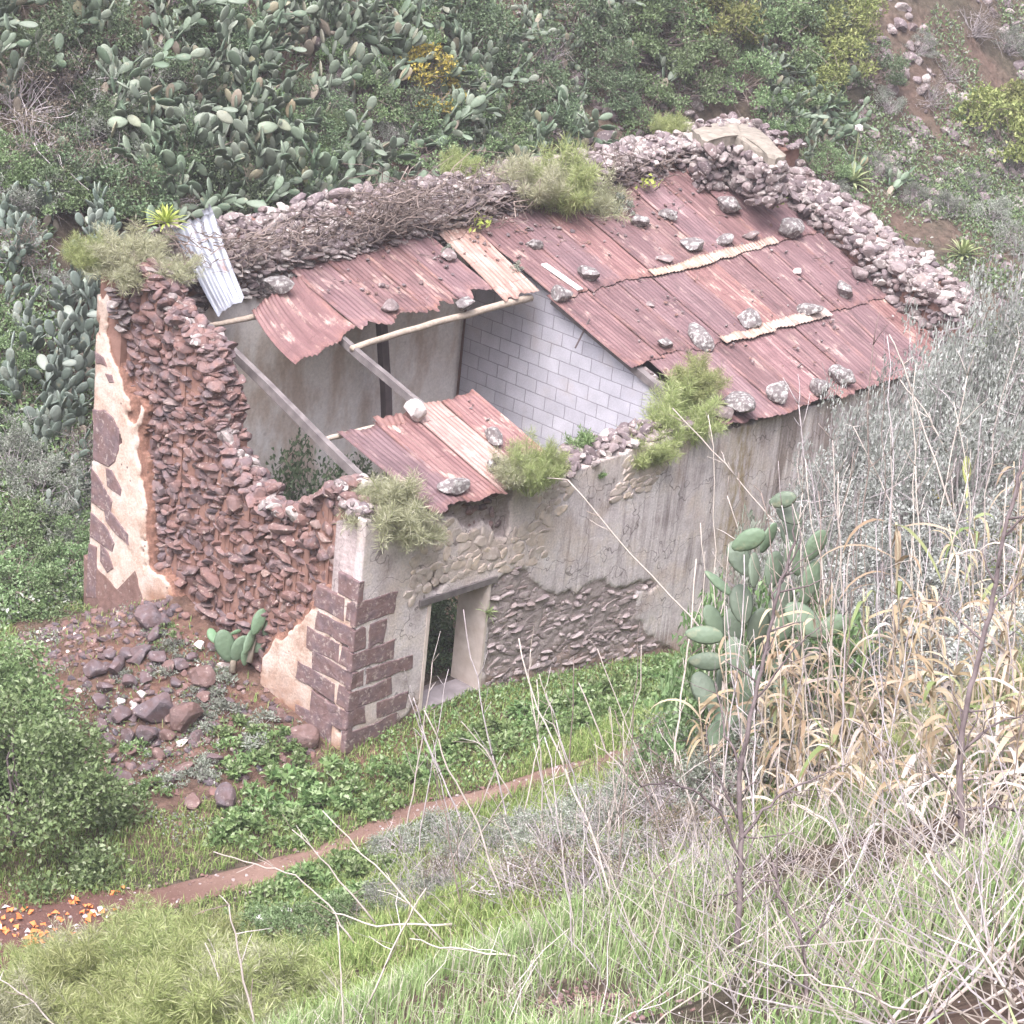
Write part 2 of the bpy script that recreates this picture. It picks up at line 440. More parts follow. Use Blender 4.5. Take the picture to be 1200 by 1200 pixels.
# inner render
def _inner():
    m = NT('inner_render', .93, .12); p = m.pos()
    c = m.ramp(m.noise(p, 1.1, 6, .6), [(.3, (.68, .615, .55)), (.5, (.77, .715, .66)), (.7, (.80, .76, .72))])
    z = m.n('SeparateXYZ', None, Vector=p).outputs
    c = m.mix(m.math('MULTIPLY', m.rng(m.noise(m.scale(p, (1.2, 1, .5)), 1.6, 5), .48, .64), .55), c, (.40, .26, .16))
    c = m.mix(m.rng(m.voro(p, 1.3), .03, .10, .7, 0), c, (.20, .15, .12))
    c = m.mix(1.0, c, m.ramp(m.noise(p, 20, 5, .7), [(.3, .85), (.7, 1.12)]), 'MULTIPLY')
    m.col(c); m.bump(m.noise(p, 5, 6, .6), .5, .04); return m.mat
MAT['inner'] = _inner()
def _block():
    m = NT('concrete_block', .92, .15); p = m.pos()
    # y runs along the wall, z up
    uv = m.n('CombineXYZ', None, X=m.n('SeparateXYZ', None, Vector=p).outputs[1], Y=m.n('SeparateXYZ', None, Vector=p).outputs[2]).outputs[0]
    wob = m.n('TexNoise', None, Vector=p, Scale=3.0).outputs['Color']
    uv = m.n('VectorMath', {'operation': 'ADD'}, i0=uv, i1=m.n('VectorMath', {'operation': 'SCALE'}, i0=wob, Scale=.02).outputs[0]).outputs[0]
    br = m.n('TexBrick', {'offset': .5}, Vector=uv, Color1=(.41, .395, .425), Color2=(.48, .465, .49), Mortar=(.27, .25, .27), Scale=1.0, Mortar_Size=.008, Mortar_Smooth=.3, Bias=.0, Brick_Width=.50, Row_Height=.262)
    c = br.outputs['Color']
    c = m.mix(1.0, c, m.ramp(m.noise(p, 2.0, 6, .6), [(.3, .85), (.7, 1.12)]), 'MULTIPLY')
    c = m.mix(m.rng(m.noise(p, 1.5, 4), .55, .7, 0, .4), c, (.40, .34, .31))
    c = m.mix(1.0, c, m.ramp(m.noise(p, 40, 4, .7), [(.3, .85), (.7, 1.12)]), 'MULTIPLY')
    m.col(c); m.bump(m.math('SUBTRACT', m.math('MULTIPLY', m.noise(p, 40, 4), .3), br.outputs['Fac']), .8, .015); return m.mat
MAT['block'] = _block()
# corrugated iron
def _rust(name, stops, worn, wornc, rough=.6):
    m = NT(name, rough, .3); q = m.attr('uvm', True)
    k = m.n('CombineXYZ', None, X=m.orand(), Y=m.orand()).outputs[0]
    q2 = m.n('VectorMath', {'operation': 'MULTIPLY_ADD'}, i0=k, i1=(13.7, 7.3, 0), i2=q).outputs[0]
    st = m.scale(q2, (6, .55, 1)); 
    c = m.ramp(m.noise(st, 1.6, 6, .62), stops)
    blot = m.noise(q2, 2.1, 6, .65)
    c = m.mix(m.rng(blot, .52, .66, 0, .55), c, stops[0][1])
    w = m.noise(m.scale(q2, (2.4, .9, 1)), 1.5, 6, .7)
    c = m.mix(m.rng(w, worn, worn+.10, 0, .85), c, wornc)
    rib = m.noise(m.scale(q2, (13.0, .12, 1)), 1.0, 2, .5)
    c = m.mix(m.rng(rib, .60, .76, 0, .35), c, wornc)
    c = m.mix(m.rng(m.voro(q2, 3.0), .02, .05, .9, 0), c, (.07, .035, .03))
    run = m.noise(m.scale(q2, (22, .35, 1)), 1.0, 3, .6)
    c = m.mix(m.rng(run, .58, .74, 0, .4), c, (.10, .05, .05))
    sv = m.n('SeparateXYZ', None, Vector=q).outputs
    ln = m.math('ABSOLUTE', m.math('SUBTRACT', m.math('FRACT', m.math('MULTIPLY', sv[1], 1.35)), .5))
    c = m.mix(m.math('MULTIPLY', m.rng(ln, .0, .022, 1, 0), m.rng(m.noise(q2, 9, 3), .45, .6)), c, (.11, .05, .045))
    # rusted overlap seam near the sheet ends and sides
    ed = m.attr('edge')
    c = m.mix(m.math('MULTIPLY', m.rng(ed, .0, 1.), m.rng(m.noise(q2, 5, 5, .7), .42, .66, 0, .6)), c, (.30, .15, .11))
    c = m.hsv(c, m.rng(m.orand(), 0, 1, .492, .508), m.rng(m.orand(), 0, 1, .85, 1.05), m.rng(m.math('FRACT', m.math('MULTIPLY', m.orand(), 7.3)), 0, 1, .9, 1.10))
    c = m.mix(1.0, c, m.ramp(m.noise(q2, 45, 4, .7), [(.3, .82), (.7, 1.15)]), 'MULTIPLY')
    m.col(c); m.bump(m.noise(q2, 18, 5, .6), .25, .01); return m.mat
MAT['rust'] = _rust('rusted_iron', [(.28, (.085, .049, .048)), (.42, (.132, .071, .071)), (.55, (.17, .095, .093)), (.72, (.225, .140, .135))], .57, (.36, .25, .21))
MAT['rust_pale'] = _rust('pale_rusted_iron', [(.28, (.25, .135, .115)), (.45, (.335, .205, .165)), (.6, (.415, .285, .24)), (.78, (.48, .37, .325))], .55, (.58, .48, .40))
MAT['rust_red'] = _rust('red_rusted_iron', [(.28, (.125, .062, .058)), (.45, (.18, .09, .085)), (.6, (.225, .12, .11)), (.78, (.29, .18, .16))], .57, (.55, .40, .32))
MAT['band'] = _rust('bare_overlap_iron', [(.28, (.24, .14, .105)), (.42, (.36, .26, .20)), (.58, (.44, .365, .30)), (.78, (.50, .44, .39))], .62, (.62, .58, .52))
def _galv():
    m = NT('galvanised_iron', .5, .4); q = m.attr('uvm', True)
    c = m.ramp(m.noise(m.scale(q, (4, .7, 1)), 2, 6, .6), [(.3, (.22, .225, .25)), (.5, (.33, .34, .37)), (.75, (.43, .44, .47))])
    c = m.mix(m.rng(m.noise(q, 3, 5, .65), .60, .70, 0, .8), c, (.26, .15, .12))
    m.col(c); m.set(m.b.inputs['Metallic'], .25); return m.mat
MAT['galv'] = _galv()
MAT['pole'] = plain_mat('weathered_wood', (.30, .235, .18), (.45, .375, .30), 5, .85, .5, (4, 4, 4))
MAT['beam'] = plain_mat('grey_timber', (.085, .072, .07), (.20, .175, .165), 4, .85, .5, (1, 1, 1))
MAT['steel'] = plain_mat('brown_steel', (.095, .075, .075), (.15, .115, .11), 6, .7, .2)
MAT['jamb'] = plain_mat('pale_jamb', (.40, .33, .28), (.52, .45, .40), 5, .9, .3)
# plants
def pad_mat(name, stops):
    m = NT(name, .55, .3); p = m.obj()
    c = m.ramp(m.island(), stops)
    c = m.hsv(c, m.rng(m.orand(), 0, 1, .49, .51), m.rng(m.orand(), 0, 1, .8, 1.1), m.rng(m.orand(), 0, 1, .85, 1.15))
    c = m.mix(m.rng(m.noise(p, 6, 4), .6, .72, 0, .6), c, (.30, .27, .17))
    sp = m.voro(p, 16)
    c = m.mix(m.rng(sp, .10, .2, .35, 0), c, (.10, .11, .06))
    m.col(c); m.bump(sp, .3, .02); return m.mat
MAT['pad'] = pad_mat('cactus_pad', [(0, (.085, .125, .075)), (.35, (.13, .17, .11)), (.65, (.175, .215, .15)), (.88, (.235, .265, .195)), (.93, (.27, .25, .16)), (1, (.24, .19, .13))])
MAT['pad_blue'] = pad_mat('blue_cactus_pad', [(0, (.11, .145, .11)), (.5, (.155, .195, .155)), (.85, (.21, .245, .20)), (1, (.25, .28, .22))])
MAT['pad_green'] = pad_mat('green_cactus_pad', [(0, (.095, .16, .085)), (.5, (.14, .21, .12)), (.85, (.19, .255, .15)), (1, (.23, .27, .16))])
MAT['padwood'] = plain_mat('cactus_wood', (.20, .17, .13), (.32, .27, .21), 8, .9, .4)
MAT['twig'] = plain_mat('twig', (.13, .10, .085), (.24, .19, .16), 8, .9, .3, isl=True)
MAT['twig_grey'] = plain_mat('grey_twig', (.27, .23, .225), (.47, .425, .415), 8, .9, .3, isl=True)
MAT['bark'] = plain_mat('dark_bark', (.095, .072, .072), (.20, .16, .155), 9, .9, .5)
MAT['straw'] = leaf_mat('straw', [(0, (.28, .225, .185)), (.5, (.44, .38, .325)), (1, (.59, .535, .48))], .7, .15, .15)
MAT['leaf_dark'] = leaf_mat('dark_leaf', [(0, (.065, .10, .05)), (.4, (.11, .16, .08)), (.8, (.165, .22, .12)), (1, (.25, .30, .19))])
MAT['leaf_mid'] = leaf_mat('green_leaf', [(0, (.095, .15, .06)), (.4, (.155, .225, .095)), (.8, (.22, .30, .145)), (1, (.32, .39, .23))])
MAT['leaf_bright'] = leaf_mat('bright_leaf', [(0, (.11, .17, .065)), (.4, (.175, .25, .10)), (.8, (.245, .325, .15)), (1, (.39, .45, .28))])
MAT['leaf_yellow'] = leaf_mat('yellow_green_leaf', [(0, (.13, .155, .045)), (.5, (.22, .245, .08)), (.85, (.30, .32, .12)), (1, (.38, .38, .17))])
MAT['leaf_flower'] = leaf_mat('yellow_flowering_leaf', [(0, (.12, .13, .05)), (.4, (.26, .22, .06)), (.8, (.46, .35, .07)), (1, (.52, .42, .12))])
MAT['leaf_grey'] = leaf_mat('grey_leaf', [(0, (.15, .175, .125)), (.4, (.235, .255, .20)), (.8, (.32, .335, .275)), (1, (.43, .44, .38))])
MAT['leaf_silver'] = leaf_mat('silver_leaf', [(0, (.21, .225, .19)), (.4, (.31, .325, .285)), (.8, (.41, .42, .38)), (1, (.54, .545, .51))])
MAT['leaf_brown'] = leaf_mat('dry_leaf', [(0, (.11, .085, .06)), (.4, (.17, .135, .10)), (.8, (.235, .195, .15)), (1, (.31, .27, .21))])
MAT['fennel'] = leaf_mat('fennel', [(0, (.20, .245, .085)), (.4, (.30, .345, .13)), (.8, (.39, .42, .19)), (1, (.47, .47, .27))], .7, .3, .12)
MAT['fennel_dry'] = leaf_mat('dry_fennel', [(0, (.25, .255, .14)), (.4, (.35, .35, .21)), (.8, (.43, .42, .28)), (1, (.52, .49, .37))], .7, .3, .12)
MAT['grass'] = leaf_mat('grass', [(0, (.16, .25, .085)), (.42, (.245, .35, .13)), (.72, (.35, .44, .205)), (.86, (.46, .46, .31)), (1, (.58, .53, .44))], .65, .3, .0)
MAT['grass_short'] = leaf_mat('short_grass', [(0, (.14, .205, .06)), (.45, (.21, .29, .085)), (.8, (.30, .37, .125)), (.94, (.37, .39, .18)), (1, (.43, .38, .23))], .65, .3, .0)
MAT['weed'] = leaf_mat('weed', [(0, (.10, .165, .06)), (.4, (.165, .245, .09)), (.8, (.24, .32, .135)), (1, (.36, .42, .25))], .6, .3, .15)
MAT['reed'] = leaf_mat('reed', [(0, (.30, .22, .13)), (.4, (.44, .35, .23)), (.8, (.56, .48, .36)), (1, (.60, .55, .46))], .6, .25, .1)
MAT['reed_green'] = leaf_mat('reed_green', [(0, (.16, .21, .07)), (.4, (.24, .28, .12)), (.8, (.36, .36, .20)), (1, (.48, .42, .28))], .6, .25, .1)
MAT['petal_orange'] = plain_mat('orange_leaf', (.62, .17, .05), (.72, .27, .10), 9, .7, .0)
MAT['petal_white'] = plain_mat('white_petal', (.66, .58, .60), (.74, .70, .70), 9, .7, .0)
MAT['lime'] = leaf_mat('lime_leaf', [(0, (.27, .33, .06)), (.5, (.40, .46, .10)), (1, (.50, .55, .18))], .5, .3, .05)
MAT['aloe'] = leaf_mat('rosette_leaf', [(0, (.20, .26, .10)), (.5, (.29, .35, .15)), (1, (.38, .42, .22))], .5, .2, .1)
# ------------------------------------------------------------------ setting: ground and path
def grid_terrain():
    xs = np.concatenate([np.arange(-60, -24, 1.5), np.arange(-24, 44, .3), np.arange(44, 110, 1.5)])
    ys = np.concatenate([np.arange(-50, -24, 1.5), np.arange(-24, 26, .3), np.arange(26, 90, 1.5)])
    X, Y = np.meshgrid(xs, ys, indexing='ij')
    Z = ground(X, Y)
    V = np.stack([X, Y, Z], -1).reshape(-1, 3)
    nx, ny = len(xs), len(ys)
    i = np.arange(nx-1)[:, None]*ny+np.arange(ny-1)[None]
    F = np.stack([i, i+ny, i+ny+1, i+1], -1).reshape(-1, 4)
    mb = MB(); 
    n1 = fbm(np.stack([X, Y, 0*X], -1)*.8, 3, 21)
    heap = np.clip(1.25-np.hypot((X+1.0)/3.0, (Y-3.0)/4.2)+.35*n1, 0, 1)*(X < 1.5)
    heap = np.maximum(heap, np.clip(1-np.abs(Y+.5)/.7+.5*n1, 0, 1)*(X > -1)*(X < 10)*.8)
    mb.add(V, F, 0, earth=heap.reshape(-1))
    o = mb.build('ground', MAT['soil'], smooth=True); o['kind'] = 'structure'
    return o
grid_terrain()

PATH_PX = [(-120, 1098), (-40, 1092), (50, 1086), (140, 1064), (200, 1052), (300, 1024), (380, 1000), (430, 978), (480, 952), (560, 936), (620, 915), (690, 897), (760, 878), (830, 862), (900, 848)]
PATH_W = [2.4, 2.3, 1.9, .95, .55, .48, .5, .52, .55, .5, .55, .6, .6, .5, .5]
PATH_PT = np.array([on_ground(*p)[0] for p in PATH_PX])
def make_path():
    s = np.linspace(0, len(PATH_PT)-1, 110); k = np.arange(len(PATH_PT))
    P = np.stack([np.interp(s, k, PATH_PT[:, a]) for a in (0, 1)], -1)
    for _ in range(6): P[1:-1] = (P[:-2]+2*P[1:-1]+P[2:])/4
    W = np.interp(s, k, PATH_W)
    T = np.gradient(P, axis=0); T /= np.linalg.norm(T, axis=1, keepdims=True); Nn = np.stack([-T[:, 1], T[:, 0]], -1)
    a = np.linspace(-1, 1, 9)
    j = 1+.28*fbm(np.stack([s*.9, 0*s, 0*s], -1), 3, 4); j2 = 1+.28*fbm(np.stack([s*.9, 0*s+7, 0*s], -1), 3, 4)
    G = P[:, None]+Nn[:, None]*(a[None, :, None]*np.where(a[None] < 0, j[:, None], j2[:, None])[..., None]*(W/2)[:, None, None])
    Z = ground(G[..., 0], G[..., 1])+.035-.025*np.abs(a)[None]**4
    V = np.concatenate([G, Z[..., None]], -1).reshape(-1, 3); n = 9
    i = np.arange(109)[:, None]*n+np.arange(n-1)[None]
    F = np.stack([i, i+n, i+n+1, i+1], -1).reshape(-1, 4)
    o = MB().add(V, F[:, ::-1], 0, wet=np.clip((-3.2-V[:, 0])/1.6, 0, 1)).build('dirt_path', MAT['path'], smooth=True); o['kind'] = 'structure'
    return P
PATH_XY = make_path()

# ------------------------------------------------------------------ the ruined house
HOUSE = empty('ruined_house', (0, 0, 0))
tag(HOUSE, 'ruined stone farmhouse with broken gable and rusty corrugated roof weighed down with stones', 'house')

def wall_sheet(u, v, keep, P, skirt, attrs, mb, mat=0):
    """grid (u,v) -> points P, faces where keep; open edges are turned back by skirt"""
    nu, nv = len(u), len(v)
    ids = np.arange(nu*nv).reshape(nu, nv)
    kf = keep
    F = np.stack([ids[:-1, :-1], ids[1:, :-1], ids[1:, 1:], ids[:-1, 1:]], -1)[kf]
    base = P.reshape(-1, 3)
    e = np.concatenate([F[:, [0, 1]], F[:, [1, 2]], F[:, [2, 3]], F[:, [3, 0]]])
    key = np.sort(e, 1); kk = key[:, 0]*(nu*nv)+key[:, 1]
    uq, inv, cnt = np.unique(kk, return_inverse=True, return_counts=True)
    be = e[cnt[inv] == 1]
    bv = np.unique(be); remap = -np.ones(nu*nv, int); remap[bv] = np.arange(len(bv))+nu*nv
    V = np.concatenate([base, base[bv]+np.asarray(skirt)])
    S = np.stack([be[:, 1], be[:, 0], remap[be[:, 0]], remap[be[:, 1]]], -1)
    # drop unused verts
    allF = np.concatenate([F, S]); used = np.unique(allF); m = -np.ones(len(V), int); m[used] = np.arange(len(used))
    at = {k: np.concatenate([a.reshape(-1), a.reshape(-1)[bv]])[used] for k, a in attrs.items()}
    mb.add(V[used], m[allF], mat, **at)

def px_front(poly): return [tuple(on_plane(x, y, 1, 0)[[0, 2]]) for x, y in poly]
def px_gable(poly): return [tuple(on_plane(x, y, 0, 0)[[1, 2]]) for x, y in poly]

DOOR = (1.50, 2.86, .50, 2.40)
def front_top(x): return np.interp(x, [0, .5, 1.2, 4.2, 5.2, 6.5, 8, 9, 17], [4.12, 4.05, 3.9, 3.9, 4.0, 4.05, 4.0, 3.86, 3.84])
def build_front():
    c = .04
    u = np.arange(0, LX+.001, c); v = np.arange(-1.0, 4.14, c)
    Ug, Vg = np.meshgrid(u, v, indexing='ij'); P3 = np.stack([Ug, 0*Ug, Vg], -1)
    nz = fbm(P3*1.6, 4, 31); nf = fbm(P3*6, 3, 33)
    lostp = px_front([(572, 688), (590, 672), (607, 660), (630, 687), (651, 698), (675, 690), (697, 677), (726, 690), (757, 678), (770, 684), (760, 692), (745, 694), (744, 722), (762, 746), (782, 757), (800, 775), (740, 800), (660, 822), (600, 838), (565, 842)])
    hole = px_front([(508, 598), (600, 570), (596, 600), (592, 630), (578, 627), (566, 612), (548, 622), (536, 607), (520, 606)])
    hol2 = px_front([(498, 690), (508, 670), (520, 664), (523, 680), (512, 694)])
    wob = .10*fbm(P3*3.0, 3, 41)+.05*nf
    dl = np.maximum.reduce([sdf(lostp, Ug, Vg), sdf(hole, Ug, Vg), sdf(hol2, Ug, Vg)])+wob
    # scattered scabs in the quoin zone and low down
    scab = fbm(P3*np.array([1.5, 1, 2.2]), 4, 57)-.30-.10*np.clip(Ug-3.2, 0, 3)
    dl = np.maximum(dl, np.where((Vg < 2.4) & (Ug < 3.4), scab*.4, -1))
    lost = np.clip(.5+dl/.05, 0, 1)
    deep = np.clip(.5+(sdf(hole, Ug, Vg)+wob*.6)/.06, 0, 1)+np.clip(.5+(sdf(hol2, Ug, Vg)+wob*.5)/.06, 0, 1)
    cob = np.clip((Vg-2.35)*3, 0, 1)*np.clip((4.9-Ug)*.8+1.3*nz, 0, 1)*np.clip((Ug-.9)*2, 0, 1)
    cob = np.maximum(cob, np.clip((Vg-3.2)*2+nz*2, 0, 1)*np.clip((Ug-3.6), 0, 1)*np.clip((7.5-Ug), 0, 1)*.7)
    foot = np.clip(1-(Vg-ground(Ug, 0*Ug-.1))/(.55+.5*nz), 0, 1)
    och = np.exp(-((Ug-9.1-.15*nz)/.45)**2)*np.clip((Vg-.6), 0, 1)
    y = -.035*(1-lost)+lost*(.0+.03*nf)+deep*.06-.012*nz+.005*nf
    # cobble relief
    from_v = 0
    keep = np.ones((len(u)-1, len(v)-1), bool)
    uc = (u[:-1]+u[1:])/2; vc = (v[:-1]+v[1:])/2; Uc, Vc = np.meshgrid(uc, vc, indexing='ij')
    keep &= ~((Uc > DOOR[0]) & (Uc < DOOR[1]) & (Vc > DOOR[2]) & (Vc < DOOR[3]))
    tn = .06*fbm(np.stack([Uc*4, 0*Uc, 0*Uc], -1), 2, 3)
    keep &= Vc < front_top(Uc)+tn
    mb = MB()
    wall_sheet(u, v, keep, np.stack([Ug, y, Vg], -1), (0, .16, 0), {'lost': lost, 'cobble': cob, 'foot': foot, 'ochre': och}, mb, 0)
    # body behind
    def bx(lo, hi):
        n0 = mb.n; box(mb, lo, hi, 0); k = mb.n-n0
        for a in ('lost', 'cobble', 'foot', 'ochre'): mb.att[a].append(np.full(k, 1.0 if a == 'lost' else 0.0))
    bx((.02, .10, -1), (DOOR[0]-.01, TH, 3.88)); bx((DOOR[1]+.01, .10, -1), (LX-.02, TH, 3.80))
    bx((DOOR[0]-.008, .102, DOOR[3]+.05), (DOOR[1]+.008, TH-.003, 3.83)); bx((DOOR[0]-.008, .012, -1), (DOOR[1]+.008, TH-.003, DOOR[2]-.01))
    w = mb.build('front_wall', [MAT['front'], MAT['cream']], HOUSE, smooth=True)
    w['label'] = 'long front wall of peeling grey render with a doorway'
    # exposed thin-bedded rubble
    mr = MB(); rng = np.random.default_rng(5)
    lp = np.array(lostp)
    ins = lambda a, b: bool(sdf(lp, np.array([a]), np.array([b]))[0] > .03)
    rubble_face(mr, (0, .015, 0), (1, 0, 0), (0, 0, 1), (0, -1, 0), 9.2, 2.7, ins, rng, (.12, .34), (.05, .11), .16, .010, (0,), .18, face=(.0, .035, .85, .10))
    hp = np.array(hole)
    mr.build('bared_rubble', [MAT['strip'], MAT['core_red'], MAT['core_grey']], w); mr = MB()
    rubble_face(mr, (0, .13, 0), (1, 0, 0), (0, 0, 1), (0, -1, 0), 4.0, 4.0, lambda a, b: bool(inpoly(hp, np.array([a]), np.array([b]))[0]), rng, (.12, .3), (.08, .16), .14, .05, (2,), .15)
    r = mr.build('bared_rubble', [MAT['strip'], MAT['core_red'], MAT['core_grey']], w)
    def inc(a, b):
        z = b+2.0
        if sdf(hp, np.array([a]), np.array([z]))[0] > -.05 or z > front_top(a)-.12: return False
        if 1.2 < a < 3.05 and z < 2.6: return False
        n = fbm(np.array([[a*1.1, 3.3, z*1.4]]), 3, 12)[0]
        if a < 4.9: return z > 2.5 and n > -.30+max(0, a-4.0)*.5 and a > .95
        return z > 3.15 and n > .0 and a < 7.6
    for fi in (lambda a, b: a < 4.6 and inc(a, b), lambda a, b: 5.2 < a < 7.0 and inc(a, b)):
        mc = MB(); rubble_face(mc, (0, -.02, 2.0), (1, 0, 0), (0, 0, 1), (0, -1, 0), 8.0, 2.0, fi, rng, (.15, .40), (.11, .23), .15, .006, (0,), .10, face=(.022, .036, 1.0, .06))
        if mc.n: mc.build('cobble_facing', MAT['cobble'], w)
    # loose rubble along the wall head where the roof is gone
    mt = MB(); pts = []
    for _ in range(420):
        x = rng.uniform(0, 1.4) if rng.random() < .35 else rng.uniform(3.9, 9.0)
        yv = rng.uniform(-.02, .6); h = front_top(x)+rng.uniform(-.1, .12)*(1-abs(yv-.3))+.05
        pts.append((x, yv, h))
    for lo, hi in ((-1, 2), (2, 20)):
        mt = MB(); scatter_stones(mt, [p for p in pts if lo < p[0] < hi], rng, (.06, .16), .6, (0, 1, 1))
        mt.build('wall_head_rubble', [MAT['crest'], MAT['crest_dark']], w)
    # lintel and jambs
    ml = MB(); P0 = on_plane(490, 707, 1, -.05); P1 = on_plane(577, 687, 1, -.05)
    box(ml, (1.28, -.075, 2.395), (2.98, .32, 2.50)); lo = ml.build('lintel', MAT['beam'], w)
    mj = MB(); box(mj, (1.48, -.048, .50), (1.545, .06, 2.39)); mj.build('door_jamb', MAT['jamb'], w)
    mj = MB(); box(mj, (2.81, -.047, .50), (2.87, .58, 2.39)); mj.build('door_jamb', MAT['jamb'], w)
    ms = MB(); box(ms, (1.43, -.03, .44), (2.93, .45, .515)); ms.build('door_sill', MAT['slate'], w)
    return w
FRONT = build_front()

def slab_part(name, poly, axis, base, thick, mat, parent, inset=.018, seed=0):
    """irregular flat stone: outline in the wall plane, proud by thick; axis = wall normal axis (0: x, 1: y), outward is negative"""
    rng = np.random.default_rng(seed)
    pl = []
    poly = np.asarray(poly, float)
    for i in range(len(poly)):
        a, b = poly[i], poly[(i+1) % len(poly)]; n = max(1, int(np.linalg.norm(b-a)/.12))
        for k in range(n): pl.append(a+(b-a)*k/n+rng.normal(size=2)*.008)
    pl = np.array(pl); c = pl.mean(0); n = len(pl)
    d = c-pl; L = np.linalg.norm(d, axis=1, keepdims=True); inn = pl+d/L*np.minimum(inset, L*.4)
    mid = pl+d*.55
    def to3(q, dep):
        r = np.zeros((len(q), 3))
        if axis == 1: r[:, 0] = q[:, 0]; r[:, 1] = dep; r[:, 2] = q[:, 1]
        else: r[:, 1] = q[:, 0]; r[:, 0] = dep; r[:, 2] = q[:, 1]
        return r
    V = np.concatenate([to3(pl, base+.09), to3(pl, base-thick*.55), to3(inn, base-thick), to3(mid, base-thick+rng.normal(size=len(mid))*.0015), to3(c[None], base-thick)])
    i = np.arange(n); j = (i+1) % n
    Q = np.concatenate([np.stack([i+k*n, j+k*n, j+(k+1)*n, i+(k+1)*n], -1) for k in range(3)])
    T = np.stack([i+3*n, j+3*n, np.full(n, 4*n)], -1)
    return MB().add(V, [Q, T]).build(name, mat, parent)

# near corner quoins on the front face
rq = np.random.default_rng(12)
rows = [(.27, .63, [(0.0, 1.0)]), (.66, .97, [(0.0, .34), (.55, 1.2)]), (1.0, 1.31, [(0, .86)]), (1.34, 1.62, [(0.0, .22), (.28, 1.25)]), (1.65, 1.93, [(0.0, .80)]), (1.97, 2.36, [(0.0, .20), (.26, .62)]), (2.42, 2.78, [(0.0, .78)])]
for z0, z1, spans in rows:
    for a, b in spans:
        j = rq.normal(size=8)*.022
        a2 = a-.055 if a == 0 else a
        q = slab_part('quoin_stone', [(a2, z0+j[0]), ((a+b)/2, z0+j[6]), (b+j[1], z0+j[2]), (b+j[3], z1+j[4]), ((a+b)/2, z1+j[7]), (a2, z1+j[5])], 1, -.034, .014, MAT['quoin'], FRONT, seed=rq.integers(999))

